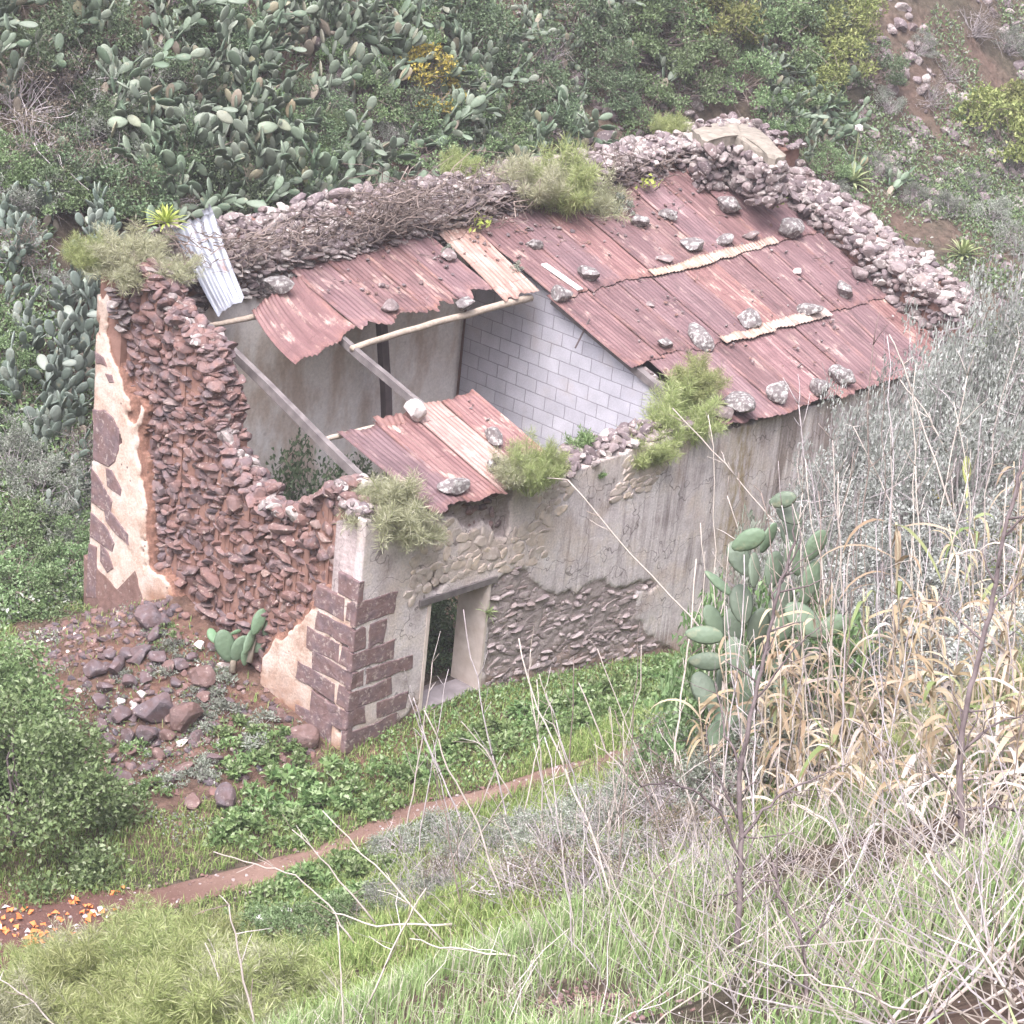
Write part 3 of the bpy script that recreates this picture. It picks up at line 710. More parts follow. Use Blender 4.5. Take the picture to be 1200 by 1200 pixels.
# ---- gable end
OUT_Y = [-.1, 0, .5, .74, 1.18, 1.82, 2.42, 3.07, 3.5, 3.72, 3.95, 4.3, 5.0, 5.5, 6.6]
OUT_Z = [4.0, 4.08, 4.32, 4.42, 4.1, 3.6, 3.55, 3.92, 4.35, 5.0, 5.6, 5.78, 6.0, 6.45, 6.6]
def out_z(y):
    return float(np.interp(y, OUT_Y, OUT_Z)+.16*fbm(np.array([[y*2.6, .5, .5]]), 3, 61)[0])
def build_gable():
    mb = MB(); rng = np.random.default_rng(8)
    ys = np.arange(.02, 6.54, .09)
    for y in ys:
        z = out_z(y+.045)-.10+rng.normal()*.03
        box(mb, (.17+rng.normal()*.015, y, -1), (TH-.02+rng.normal()*.01, min(y+.088, 6.53), z))
    w = mb.build('gable_wall', MAT['corefill'], HOUSE)
    w['label'] = 'broken gable wall with red rubble core laid bare'
    facL = px_gable([(101, 730), (103, 600), (108, 480), (115, 345), (126, 338), (134, 360), (127, 390), (139, 426), (150, 462), (166, 472), (173, 480), (165, 515), (170, 560), (176, 606), (179, 662), (203, 680), (207, 706), (165, 745), (130, 760)])
    facN = px_gable([(404, 902), (418, 732), (414, 650), (407, 655), (400, 686), (374, 690), (366, 706), (352, 720), (335, 736), (318, 745), (306, 772), (298, 800), (325, 850), (368, 900)])
    mg = MB()
    for poly, y0, y1, sd in ((facL, 3.9, LY, 3), (facN, 0, 2.6, 4)):
        c = .035; u = np.linspace(y0, y1, int((y1-y0)/c)+1); v = np.arange(-.7, 6.0, c)
        Ug, Vg = np.meshgrid(u, v, indexing='ij'); P3 = np.stack([0*Ug, Ug, Vg], -1)
        nf = fbm(P3*5, 3, 60+sd); nz = fbm(P3*1.5, 3, 70+sd)
        nh = fbm(P3*14, 2, 66+sd); d = sdf(poly, Ug, Vg)+.07*nf+.035*nh
        if sd == 3: d = np.where(Ug > 6.35, np.maximum(d, sdf(poly, Ug-.2, Vg)), d)
        lost = np.clip(.5+(.09+.06*nz-d)/.05, 0, 1)
        lost = np.maximum(lost, np.clip((fbm(P3*2.0, 4, 90+sd)-.38)*12, 0, 1))
        x = -.03*(1-lost)+.05*lost+.012*nf
        Uc = (Ug[:-1, :-1]+Ug[1:, 1:])/2; Vc = (Vg[:-1, :-1]+Vg[1:, 1:])/2
        dc = sdf(poly, Uc, Vc)+.07*(nf[:-1, :-1])+.035*nh[:-1, :-1]
        foot = np.clip(1-(Vg-ground(0*Ug-.1, Ug))/(.7+.6*nz), 0, 1)
        wall_sheet(u[::-1], v, (dc > 0)[::-1], np.stack([x, Ug, Vg], -1)[::-1], (.2, 0, 0), {'lost': lost[::-1], 'foot': foot[::-1]}, mg, 0)
    mg.build('gable_facing', MAT['cream'], w, smooth=True)
    mr = MB(); L, Nn = np.array(facL), np.array(facN)
    def ins(a, b):
        y = 6.5-a; z = b-.4
        if z > out_z(y)-.04 or y < .34 and z < 2.9 or y < .16 or y > 6.42: return False
        A, B = np.array([y]), np.array([z])
        return not (sdf(L, A, B)[0] > .10 or sdf(Nn, A, B)[0] > .10)
    class R: pass
    # lower and inner part is red, the tall standing part darker
    for sel, mats in ((lambda y, z: y+z*.35+.5*vnoise(np.array([[y*1.2, z*1.2, 0]]), 5)[0] < 4.7, (0, 0, 1)), (None, (1, 1, 0, 1))):
        if sel is None: f = lambda a, b: ins(a, b) and not s0(6.5-a, b-.4)
        else: s0 = sel; f = lambda a, b: ins(a, b) and s0(6.5-a, b-.4)
        rubble_face(mr, (.195, 6.5, -.4), (0, -1, 0), (0, 0, 1), (-1, 0, 0), 6.55, 7.2, f, rng, (.10, .50), (.045, .20), .28, .05, mats, .22, face=(.04, .14, .7, .22))
    # broken end seen against the room, and loose stones on the ragged top
    pts = []
    for _ in range(520):
        y = rng.uniform(.1, 6.3); pts.append((rng.uniform(.08, .58), y, out_z(y)-.07+rng.normal()*.03))
    scatter_stones(mr, pts, rng, (.07, .19), .55, (0, 1, 1, 2))
    pts = []
    for _ in range(170):
        z = rng.uniform(4.3, 5.6); pts.append((rng.uniform(.1, .6), np.interp(z, [4.3, 5.0, 5.6], [3.55, 3.72, 3.95])+rng.normal()*.05, z))
    scatter_stones(mr, pts, rng, (.07, .19), .5, (0, 1, 1))
    mr.build('rubble_core', [MAT['core_red'], MAT['core_grey'], MAT['crest']], w)
    s = .375
    QL = [[(296, 612), (330, 615), (360, 640), (378, 680), (378, 740), (365, 775), (345, 790), (320, 780), (296, 765)],
          [(335, 795), (355, 800), (385, 860), (383, 885), (340, 850)], [(292, 795), (325, 840), (355, 900), (352, 945), (290, 900)],
          [(330, 920), (350, 930), (405, 1000), (408, 1035), (370, 1005), (335, 960)], [(288, 930), (340, 980), (362, 1030), (355, 1055), (286, 1010)],
          [(318, 1030), (345, 1060), (360, 1110), (340, 1120), (318, 1085)], [(282, 1030), (308, 1040), (306, 1200), (275, 1200)],
          [(302, 430), (330, 450), (338, 475), (304, 470)], [(335, 500), (355, 505), (362, 530), (345, 530)]]
    for i, q in enumerate(QL):
        slab_part('quoin_stone', px_gable([(x*s, 250+y*s) for x, y in q]), 0, -.024, .022, MAT['quoin'], w, seed=30+i)
    pb = px_gable([(100, 650), (140, 690), (160, 668), (170, 705), (150, 735), (100, 740)])
    slab_part('quoin_stone', pb, 0, -.026, .012, MAT['redblock'], w, seed=77)
    for i, (z0, z1, spans) in enumerate([(.22, .64, [(.30, 1.15)]), (.60, .98, [(0, .80)]), (1.0, 1.33, [(.0, .24), (.30, 1.18)]), (1.36, 1.64, [(0, .85)]), (1.67, 1.98, [(0, .22), (.28, 1.02)]), (2.02, 2.36, [(0, .86)]), (2.38, 2.75, [(.24, .88)]), (2.42, 2.74, [(0, .2)]), (2.80, 3.12, [(0, .42)])]):
        for a, b in spans:
            j = rq.normal(size=8)*.02; a2 = a-.045 if a == 0 else a
            slab_part('quoin_stone', [(a2, z0+j[0]), (b+j[1], z0+j[2]), (b+j[3], z1+j[4]), ((a+b)/2, z1+j[7]), (a2, z1+j[5])], 0, -.028, .014, MAT['quoin'], w, seed=50+i)
    return w
GABLE = build_gable()

# ---- back wall
def bk_out(x): return np.interp(x, [0, 1, 2, 4, 7, 10, 13, 15, 16.3], [6.45, 6.6, 6.72, 6.82, 6.92, 6.95, 7.08, 7.22, 7.3])
def bk_in(x): return np.interp(x, [0, 1, 2, 4, 6.4, 9, 11.3, 13.4, 16.3], [6.3, 6.2, 6.12, 6.14, 6.32, 6.72, 6.86, 7.0, 7.15])
def build_back():
    mb = MB(); rng = np.random.default_rng(18)
    for x in np.arange(0.03, LX-.02, .18):
        x1 = min(x+.178, LX-.01); a = bk_in(x)-.10+rng.normal()*.02; b = bk_out(x)-.10+rng.normal()*.02
        y0, y1 = LY-TH+.02, LY+.0
        V = [(x, y0, -1.2), (x1, y0, -1.2), (x1, y1, -1.2), (x, y1, -1.2), (x, y0, a), (x1, y0, a), (x1, y1, b), (x, y1, b)]
        mb.add(V, np.array([(0, 3, 2, 1), (4, 5, 6, 7), (0, 1, 5, 4), (1, 2, 6, 5), (2, 3, 7, 6), (3, 0, 4, 7)]))
    w = mb.build('back_wall', MAT['corefill'], HOUSE); w['label'] = 'tall back wall with cream render inside and a rubble parapet'
    mi = MB()
    u = np.arange(.5, 8.0, .12); v = np.arange(-.6, 6.2, .12); Ug, Vg = np.meshgrid(u, v, indexing='ij')
    yy = LY-TH-.025+.018*fbm(np.stack([Ug, 0*Ug, Vg], -1)*1.2, 4, 5)
    keep = (Vg[:-1, :-1] < roof_z(Ug[:-1, :-1], 5.95)-.12)
    wall_sheet(u, v, keep, np.stack([Ug, yy, Vg], -1), (0, .04, 0), {}, mi)
    mi.build('inner_render', MAT['inner'], w, smooth=True)
    mr = MB()
    for sel in (0, 1):
        def ins(a, b):
            z = b+5.3
            top = bk_in(a+.02)
            return roof_z(a, 5.95)-.3 < z < top and ((z > top-.22) == bool(sel))
        rubble_face(mr, (.02, LY-TH, 5.3), (1, 0, 0), (0, 0, 1), (0, -1, 0), LX-.7, 2.0, ins, rng, (.10, .28), (.05, .12), .24, .06, ((1, 1, 0) if not sel else (0, 0, 1)), .22)
    pts = []
    for _ in range(2600):
        x = rng.uniform(.25, LX); t = rng.random(); y = LY-TH-.03+t*(TH+.03)
        pts.append((x, y, bk_in(x)*(1-t)+bk_out(x)*t-.07+rng.normal()*.035))
    scatter_stones(mr, pts, rng, (.05, .15), .6, (0, 0, 1, 1))
    # outer face towards the slope
    rubble_face(mr, (LX, LY, 4.2), (-1, 0, 0), (0, 0, 1), (0, 1, 0), LX, 3.0, lambda a, b: b+4.2 < bk_out(LX-a) and .3 < a < LX-.4, rng, (.2, .5), (.12, .24), .2, .04, (0, 1), .12)
    mr.build('rubble_parapet', [MAT['crest'], MAT['crest_dark']], w)
    return w
BACK = build_back()

# ---- right-hand end wall
def rt_out(y): return np.interp(y, [0, .86, 1.93, 3.28, 4.91, 6.55], [5.12, 5.5, 5.78, 6.22, 6.80, 7.3])
def build_right():
    mb = MB(); rng = np.random.default_rng(28); x0, x1 = LX-TH+.02, LX-.01
    for y in np.arange(.62, LY-TH, .18):
        y1 = min(y+.178, LY-TH+.015); b = rt_out(y)-.10+rng.normal()*.02; a = b-.25
        V = [(x0, y, -1.2), (x1, y, -1.2), (x1, y1, -1.2), (x0, y1, -1.2), (x0, y, a), (x1, y, b), (x1, y1, b), (x0, y1, a)]
        mb.add(V, np.array([(0, 3, 2, 1), (4, 5, 6, 7), (0, 1, 5, 4), (1, 2, 6, 5), (2, 3, 7, 6), (3, 0, 4, 7)]))
    box(mb, (x0, .02, -1.2), (x1, .615, 4.95))
    w = mb.build('side_wall', MAT['corefill'], HOUSE); w['label'] = 'far side wall of loose pale rubble standing above the roof'
    mr = MB()
    rubble_face(mr, (LX-TH, LY-TH, 3.9), (0, -1, 0), (0, 0, 1), (-1, 0, 0), 6.0, 3.4, lambda a, b: roof_z(LX-.6, LY-TH-a)-.25 < b+3.9 < rt_out(LY-TH-a)-.2, rng, (.14, .38), (.08, .18), .28, .07, (0, 1, 1), .28)
    pts = []
    for _ in range(620):
        y = rng.uniform(0, LY); t = rng.random(); x = LX-TH-.08+t*(TH+.12)
        pts.append((x, y, rt_out(y)-.33+.25*t+rng.normal()*.05))
    scatter_stones(mr, pts, rng, (.07, .20), .6, (0, 0, 1, 1))
    pts = []
    for _ in range(150):
        a = rng.uniform(0, 1); x = rng.uniform(14.6, LX) if a < .5 else rng.uniform(LX-.65, LX); y = rng.uniform(LY-.7, LY) if a < .5 else rng.uniform(4.6, LY)
        pts.append((x, y, 7.24+rng.normal()*.05-.10*max(0, 5.6-y)))
    scatter_stones(mr, pts, rng, (.06, .16), .6, (0, 1, 1))
    mr.build('rubble_parapet', [MAT['crest'], MAT['crest_dark']], w)
    # mortar cap and slabs at the top corner
    cap = []
    for x, y in [(812, 150), (838, 141), (870, 135), (898, 156), (922, 180), (908, 184), (880, 170), (864, 160), (828, 164)]:
        d = ray(x, y); t = (7.34-CAM[2])/d[2]; cap.append((CAM+d*t)[:2])
    cap = np.array(cap)[::-1]; n = len(cap); c = cap.mean(0)
    fine = []
    for i in range(n):
        a, b = cap[i], cap[(i+1) % n]
        for k in range(4): fine.append(a+(b-a)*k/4+rng.normal(size=2)*.02)
    fine = np.array(fine); n = len(fine)
    ring = lambda f, z: np.concatenate([c+(fine-c)*f, np.full((n, 1), z)+rng.normal(size=(n, 1))*.012], 1)
    V = np.concatenate([ring(1, 7.15), ring(1, 7.29), ring(.92, 7.33), ring(.5, 7.36), [[*c, 7.37]]])
    i = np.arange(n); j = (i+1) % n
    Q = np.concatenate([np.stack([i+k*n, j+k*n, j+(k+1)*n, i+(k+1)*n], -1) for k in range(3)]); T = np.stack([i+3*n, j+3*n, np.full(n, 4*n)], -1)
    MB().add(V, [Q, T]).build('mortar_cap', MAT['capping'], w)
    mk = MB(); box(mk, (14.75, 5.72, 6.2), (16.2, 6.5, 7.17)); box(mk, (15.4, 4.75, 5.9), (16.2, 5.715, 7.02)); pts = []
    for p in fine:
        for z in np.arange(6.35, 7.22, .11): pts.append((*(c+(p-c)*.97+rng.normal(size=2)*.03), z+rng.normal()*.03))
    for _ in range(220):
        z = rng.uniform(6.3, 7.15); pts.append((rng.uniform(14.7, 15.4), 5.70, z) if rng.random() < .5 else (15.38, rng.uniform(4.75, 5.7), z))
    n0 = len(mk.v); scatter_stones(mk, pts, rng, (.08, .19), .65, (1, 2)); mk.build('corner_rubble', [MAT['corefill'], MAT['crest'], MAT['crest_dark']], w)
    for k, (px, s, r) in enumerate([((852, 172), (.34, .22, .10), .3), ((838, 184), (.3, .2, .08), -.2), ((905, 185), (.16, .5, .08), .1), ((868, 178), (.12, .10, .34), .0)]):
        P = on_plane(*px, 1, 5.75); T_, F_ = ROCK2[k+3]
        ms = MB(); ms.add(place(T_, (0, 0, 0), *s, rotm(.5 if k < 2 else .1, .1, r)), F_); ms.build('coping_slab', MAT['slate'], w).location = P
    return w
RIGHT = build_right()

# ---- block partition
def build_part():
    mb = MB(); n = 30; ys = np.linspace(TH+.01, LY-TH-.03, n); 
    zt = roof_z(PX, ys)-.10
    V = []
    for y, z in zip(ys, zt): V += [(PX, y, -.8), (PX, y, z), (PX+.2, y, z), (PX+.2, y, -.8)]
    V = np.array(V); i = np.arange(n-1)[:, None]*4; 
    F = np.concatenate([np.concatenate([i+a, i+b, i+b+4, i+a+4], 1) for a, b in ((0, 1), (1, 2), (2, 3), (3, 0))])
    mb.add(V, [F, np.array([[0, 3, 2, 1], [4*n-4, 4*n-3, 4*n-2, 4*n-1]])])
    w = mb.build('block_partition', MAT['block'], HOUSE); w['label'] = 'grey concrete block partition inside the house'
    rng = np.random.default_rng(38); mr = MB()
    pts = [(PX+rng.uniform(.0, .2), y, roof_z(PX, y)-.08) for y in rng.uniform(1.0, 3.3, 60)]
    scatter_stones(mr, pts, rng, (.05, .11), .55, (0, 1)); mr.build('partition_head_rubble', [MAT['crest'], MAT['crest_dark']], w)
build_part()

# ---- corrugated sheets
PITCH = .095
def sheet(name, c00, c10, c11, c01, mat, amp=.0075, sag=0.0, curl=0.0, jag=.05, seed=0, parent=HOUSE, nv=14, rough=.012, pitch=PITCH):
    """bilinear sheet, u across the ribs (c00->c10), v along them (c00->c01)"""
    c00, c10, c11, c01 = [np.asarray(c, float) for c in (c00, c10, c11, c01)]
    rng = np.random.default_rng(seed)
    W = (np.linalg.norm(c10-c00)+np.linalg.norm(c11-c01))/2; H = (np.linalg.norm(c01-c00)+np.linalg.norm(c11-c10))/2
    nc = max(1, round(W/pitch)); nu = nc*6+1
    u = np.linspace(0, 1, nu); v0 = np.linspace(0, 1, nv)
    ja = jag*fbm(np.stack([u*6+seed, 0*u, 0*u], -1), 3, seed)*2; jb = jag*fbm(np.stack([u*6+seed+50, 0*u, 0*u], -1), 3, seed)*2
    Vv = v0[None]*(1+(jb-ja)[:, None]/max(H, .3))+ja[:, None]/max(H, .3)
    Uu = np.repeat(u[:, None], nv, 1)
    P = ((1-Uu)*(1-Vv))[..., None]*c00+(Uu*(1-Vv))[..., None]*c10+(Uu*Vv)[..., None]*c11+((1-Uu)*Vv)[..., None]*c01
    N = unit(np.cross(c10-c00, c01-c00)); N = N if N[2] > 0 else -N
    off = amp*np.cos(Uu*nc*2*math.pi)
    off = off+rough*fbm(np.stack([Uu*W*1.3+seed*3.1, Vv*H*1.1, 0*Uu], -1), 3, seed+9)*2
    off = off-sag*4*Vv*(1-Vv)+curl*(Uu-.5)**2*4
    P = P+off[..., None]*N
    nrm = (seed*1.37)
    uvm = np.stack([Uu*W, Vv*H, 0*Uu+nrm], -1)
    edge = np.clip(1-np.minimum(np.minimum(v0, 1-v0)[None]*H, np.minimum(u, 1-u)[:, None]*W*1.6)/.28, 0, 1)
    ids = np.arange(nu*nv).reshape(nu, nv)
    F = np.stack([ids[:-1, :-1], ids[1:, :-1], ids[1:, 1:], ids[:-1, 1:]], -1).reshape(-1, 4)
    a, b, c = P[0, 0], P[-1, 0], P[0, -1]
    if np.cross(b-a, c-a)[2] < 0: F = F[:, ::-1]
    V = P.reshape(-1, 3); n = len(V)
    # a second skin 3 mm below gives the metal its thickness
    bd = np.concatenate([ids[:, 0], ids[-1, 1:], ids[::-1, -1][1:], ids[0, ::-1][1:]])
    bi, bj = bd[:-1], bd[1:]
    S = np.stack([bi, bj, bj+n, bi+n], -1)
    mb = MB(); mb.add(np.concatenate([V, V-N*.004]), [F, F[:, ::-1]+n, S], 0, uvm=np.concatenate([uvm.reshape(-1, 3)]*2), edge=np.concatenate([edge.reshape(-1)]*2))
    return mb.build(name, mat, parent, smooth=True)
def rp(x, y, dz=0.0): return np.array([x, y, roof_z(x, y)+dz])
rs = np.random.default_rng(44)
def course(x0, x1, y0, y1, dz0, dz1, mats, w=.86, seed=0, jag=.035, skip=()):
    n = round((x1-x0)/w); xs = np.linspace(x0, x1, n+1)
    for i in range(n):
        if i in skip: continue
        a, b = xs[i]-.04, xs[i+1]+.04; j = rs.normal(size=4)*.035; s = .007*(i % 2)
        m = mats[i % len(mats)]
        sheet('roof_sheet', rp(a, y0+j[0], dz0+s+rs.normal()*.006), rp(b, y0+j[1], dz0+s), rp(b, y1+j[2], dz1+s), rp(a, y1+j[3], dz1+s+rs.normal()*.006), MAT[m], seed=seed+i, jag=jag)
# main roof right of the partition: three courses, each lapped over the one below
course(8.30, 15.66, -.20, 1.86, .03, .035, ['rust', 'rust', 'rust', 'rust_red', 'rust'], seed=100)
course(7.75, 15.66, 1.62, 3.78, .065, .05, ['rust', 'rust', 'rust', 'rust', 'rust_red'], seed=200)
course(7.85, 15.66, 3.55, 6.0, .085, .06, ['rust', 'rust', 'rust_red', 'rust', 'rust'], seed=300)
for k, (xa, xb, y) in enumerate(((10.35, 12.1, 3.60), (12.05, 14.2, 3.63), (10.25, 11.7, 1.66), (11.65, 13.5, 1.69))):
    o = sheet('overlap_strip', rp(xa, y-.17, .085+.03), rp(xb, y-.17, .115), rp(xb, y+.04, .12), rp(xa, y+.04, .12), MAT['band'], seed=400+k, jag=.05, nv=4, amp=.012)
    o['label'] = 'pale unrusted overlap strip across the ' + ('upper' if k < 2 else 'lower') + ' roof'
# what is left of the roof over the ruined room
course(3.55, 6.75, 4.12, 6.0, .06, .05, ['rust', 'rust', 'rust', 'rust'], seed=500, jag=.12)
o = sheet('roof_sheet', rp(6.72, 3.84, .10), rp(7.62, 3.86, .10), rp(7.85, 6.05, .07), rp(7.0, 6.05, .07), MAT['rust_pale'], seed=520, jag=.06); o['label'] = 'pale orange sheet beside the gap in the roof'
o = sheet('roof_sheet', on_roof(344, 430, -.22), on_roof(417, 386, .05), on_roof(352, 322, .06), on_roof(293, 366, .0), MAT['rust_red'], seed=530, jag=.06, sag=.10, curl=.05, nv=18, amp=.02); o['label'] = 'bent rusty sheet sagging into the room'
o = sheet('roof_sheet', on_plane(256, 370, 1, 5.15), on_plane(287, 349, 1, 5.15), on_plane(250, 246, 1, 6.35), on_plane(203, 268, 1, 6.35), MAT['galv'], seed=540, jag=.03, sag=.05, curl=-.05, nv=16, amp=.024, pitch=.15); o['label'] = 'grey galvanised sheet bent over the parapet'
o = sheet('roof_sheet', on_plane(253, 282, 1, 6.2), on_plane(262, 278, 1, 6.2), on_plane(246, 240, 1, 6.5), on_plane(236, 246, 1, 6.5), MAT['galv'], seed=541, jag=.03, nv=6, amp=.01, pitch=.1)
course(1.20, 2.70, -.22, 1.95, .05, .06, ['rust', 'rust_red'], seed=600, jag=.06, w=.75)
course(2.70, 4.20, -.22, 2.02, .06, .07, ['rust_pale', 'rust_red'], seed=620, jag=.05, w=.75)
o = sheet('roof_sheet', on_roof(447, 503, .04), on_roof(475, 497, .06), on_roof(470, 484, .14), on_roof(437, 490, .10), MAT['rust_red'], seed=640, jag=.04, nv=6)

# ---- timbers
def beam(name, p0, p1, w, h, mat, parent=HOUSE):
    p0, p1 = np.asarray(p0, float), np.asarray(p1, float); t = unit(p1-p0); s = unit(np.cross(t, (0, 0, 1) if abs(t[2]) < .9 else (0, 1, 0))); u = np.cross(s, t)
    n = 8; tt = np.linspace(0, 1, n); P = p0+(p1-p0)*tt[:, None]
    wv = np.random.default_rng(int(abs(p0[0]*100))).normal(size=(n, 2))*.006
    V = []
    for q, (a, b) in zip(P, wv):
        q = q+s*a+u*b
        V += [q-s*w/2-u*h/2, q+s*w/2-u*h/2, q+s*w/2+u*h/2, q-s*w/2+u*h/2]
    i = np.arange(n-1)[:, None]*4
    F = np.concatenate([np.concatenate([i+a, i+b, i+b+4, i+a+4], 1) for a, b in ((0, 1), (1, 2), (2, 3), (3, 0))])
    return MB().add(np.array(V), [F, np.array([[3, 2, 1, 0], [4*n-4, 4*n-3, 4*n-2, 4*n-1]])]).build(name, mat, parent)
beam('rafter', on_roof(240, 380, -.10), on_roof(424, 562, -.08), .105, .15, MAT['beam'])
beam('rafter', on_roof(398, 397, -.10), on_roof(496, 478, -.08), .10, .13, MAT['beam'])
beam('rafter', rp(PX-.05, 3.75, -.09), rp(PX+.0, .75, -.07), .14, .13, MAT['beam'])
for a, b, r in (((412, 409), (622, 349), .065), ((238, 383), (300, 371), .05), ((378, 516), (446, 500), .05)):
    mp = MB(); P = wiggle(on_roof(*a, -.06), on_roof(*b, -.06), 12, .012, rs); tube(mp, P, np.linspace(r*.85, r*1.1, 12), 8); mp.build('purlin', MAT['pole'], HOUSE, smooth=True)
beam('steel_post', on_plane(447, 370, 1, 5.55), on_plane(457, 560, 1, 5.55), .16, .14, MAT['steel'])
mp = MB(); tube(mp, [on_plane(691, 374, 0, PX-.1), on_plane(674, 408, 0, PX-.25)], .018, 6); mp.build('steel_rod', MAT['steel'], HOUSE)
# ------------------------------------------------------------------ loose stones lying on the roof
def stone_thing(name, P, size, flat, mat, label, cat, group, seed, yaw=None, tilt=.12, lib=None, asp=None, sink=.2):
    rng = np.random.default_rng(seed); T, F = ROCK3[seed % len(ROCK3)]
    a = asp or rng.uniform(.65, .95)
    mb = MB(); mb.add(T*np.array([size/2, size/2*a, size/2*flat]), F)
    o = mb.build(name, mat)
    o.location = (P[0], P[1], P[2]+size/2*flat*(1-sink))
    o.rotation_euler = (rng.normal()*tilt, rng.normal()*tilt, rng.uniform(0, 6.28) if yaw is None else yaw)
    tag(o, label, cat, group); return o
RS = [  # px, py, width px, flatness, material, label
 (327, 333, 40, .55, 'lichen_stone', 'broad pale stone on the wall head beside the grey galvanised sheet'),
 (485, 487, 30, 1.15, 'white_stone', 'upright white stone at the top edge of the small lower roof'),
 (532, 567, 47, .55, 'lichen_stone', 'long grey stone lying flat on the small lower roof above the eave'),
 (579, 547, 28, .9, 'lichen_stone', 'squarish pale stone half hidden by the tall fennel on the lower roof'),
 (578, 515, 32, .8, 'lichen_stone', 'mossy stone behind the squarish pale stone on the lower roof'),
 (657, 347, 26, 1.0, 'lichen_stone', 'pale rounded stone on the sheet corner above the roof gap'),
 (691, 323, 34, .75, 'lichen_stone', 'grey lichened stone beside the white lath on the roof'),
 (545, 357, 32, .6, 'lichen_stone', 'stone at the ragged lower edge of the pale orange sheet'),
 (457, 358, 28, .6, 'crest_dark', 'dark stone with twigs at the ragged edge of the upper red sheets'),
 (526, 300, 26, .7, 'crest_dark', 'dark mossy stone on the pale orange sheet'),
 (625, 287, 24, .7, 'lichen_stone', 'stone just below the big fennel on the back parapet'),
 (748, 260, 26, .8, 'lichen_stone', 'small stone below the grey shrub on the upper roof, beside its twin'),
 (783, 254, 26, .7, 'lichen_stone', 'small stone on the upper roof under the lime green leaves on the parapet'),
 (812, 288, 34, .6, 'lichen_stone', 'flat round stone in the middle of the upper roof course'),
 (778, 303, 24, .5, 'crest_dark', 'low dark stone just above the upper pale strip'),
 (849, 283, 24, .8, 'lichen_stone', 'upright stone above the middle of the upper pale strip'),
 (878, 277, 26, .6, 'crest_dark', 'darker stone just left of the stone ending the upper pale strip'),
 (853, 241, 38, .65, 'lichen_stone', 'large grey stone near the top corner of the roof'),
 (886, 219, 34, .65, 'lichen_stone', 'stone at the foot of the side parapet near the top corner slabs'),
 (924, 270, 40, .75, 'lichen_stone', 'large rounded stone at the upper end of the upper pale strip'),
 (945, 360, 40, .5, 'lichen_stone', 'flat stone at the upper end of the lower pale strip'),
 (877, 373, 36, .65, 'lichen_stone', 'hunched stone above the middle of the lower pale strip'),
 (821, 392, 46, .45, 'lichen_stone', 'long flat stone at the lower end of the lower pale strip'),
 (778, 400, 32, .45, 'lichen_stone', 'low stone at the broken edge of the roof beside the big fennel'),
 (990, 344, 30, .9, 'lichen_stone', 'stone leaning at the foot of the side parapet near the rubble spill'),
 (866, 475, 46, .65, 'lichen_stone', 'big lichened stone at the eave beside the largest fennel'),
 (846, 482, 30, .6, 'crest_dark', 'darker stone tucked under the largest fennel at the eave'),
 (911, 462, 38, .7, 'lichen_stone', 'rounded stone at the eave, alone between two pairs'),
 (957, 453, 34, .75, 'lichen_stone', 'smaller stone of the pair near the far end of the eave'),
 (986, 441, 38, .75, 'lichen_stone', 'larger stone of the pair near the far end of the eave'),
 (935, 318, 14, .6, 'palechip', 'tiny pale chip on the middle of the roof'),
 (762, 356, 12, .5, 'crest_dark', 'tiny dark chip on the middle roof course'),
 (1012, 300, 28, .75, 'crest', 'pale stone at the upper end of the rubble spill by the side parapet'),
 (1030, 326, 32, .7, 'lichen_stone', 'biggest stone in the rubble spill on the roof by the side parapet'),
 (1060, 335, 30, .6, 'crest_dark', 'dark flat stone at the lower end of the rubble spill'),
 (1046, 308, 26, .8, 'crest', 'pale stone high in the rubble spill against the side parapet'),
 (1005, 322, 24, .8, 'crest_dark', 'small dark stone at the near edge of the rubble spill'),
]
for i, (x, y, w, fl, m, lab) in enumerate(RS):
    P = on_roof(x, y+w*.18, .06); t = (P-CAM)@FWD
    stone_thing('roof_stone', P, w*t/FOC*.98, fl*.85, MAT[m], lab, 'stone', 'stones weighing down the roof', 500+i, tilt=.2)

# white lath on the roof
mb = MB(); a, b = on_roof(637, 310, .10), on_roof(680, 340, .10); t_ = unit(b-a); s_ = np.array([1.0, 0, .02])
V = [];
for q in (a, b): V += [q-s_*.07, q+s_*.07, q+s_*.07+(0, 0, .022), q-s_*.07+(0, 0, .022)]
mb.add(V, np.array([(0, 1, 5, 4), (1, 2, 6, 5), (2, 3, 7, 6), (3, 0, 4, 7), (3, 2, 1, 0), (4, 5, 6, 7)]))
MAT['lath'] = plain_mat('white_lath', (.62, .56, .52), (.72, .67, .64), 6, .8, .2)
tag(mb.build('wooden_lath', MAT['lath']), 'short whitish lath lying on the red roof beside a stone', 'lath')

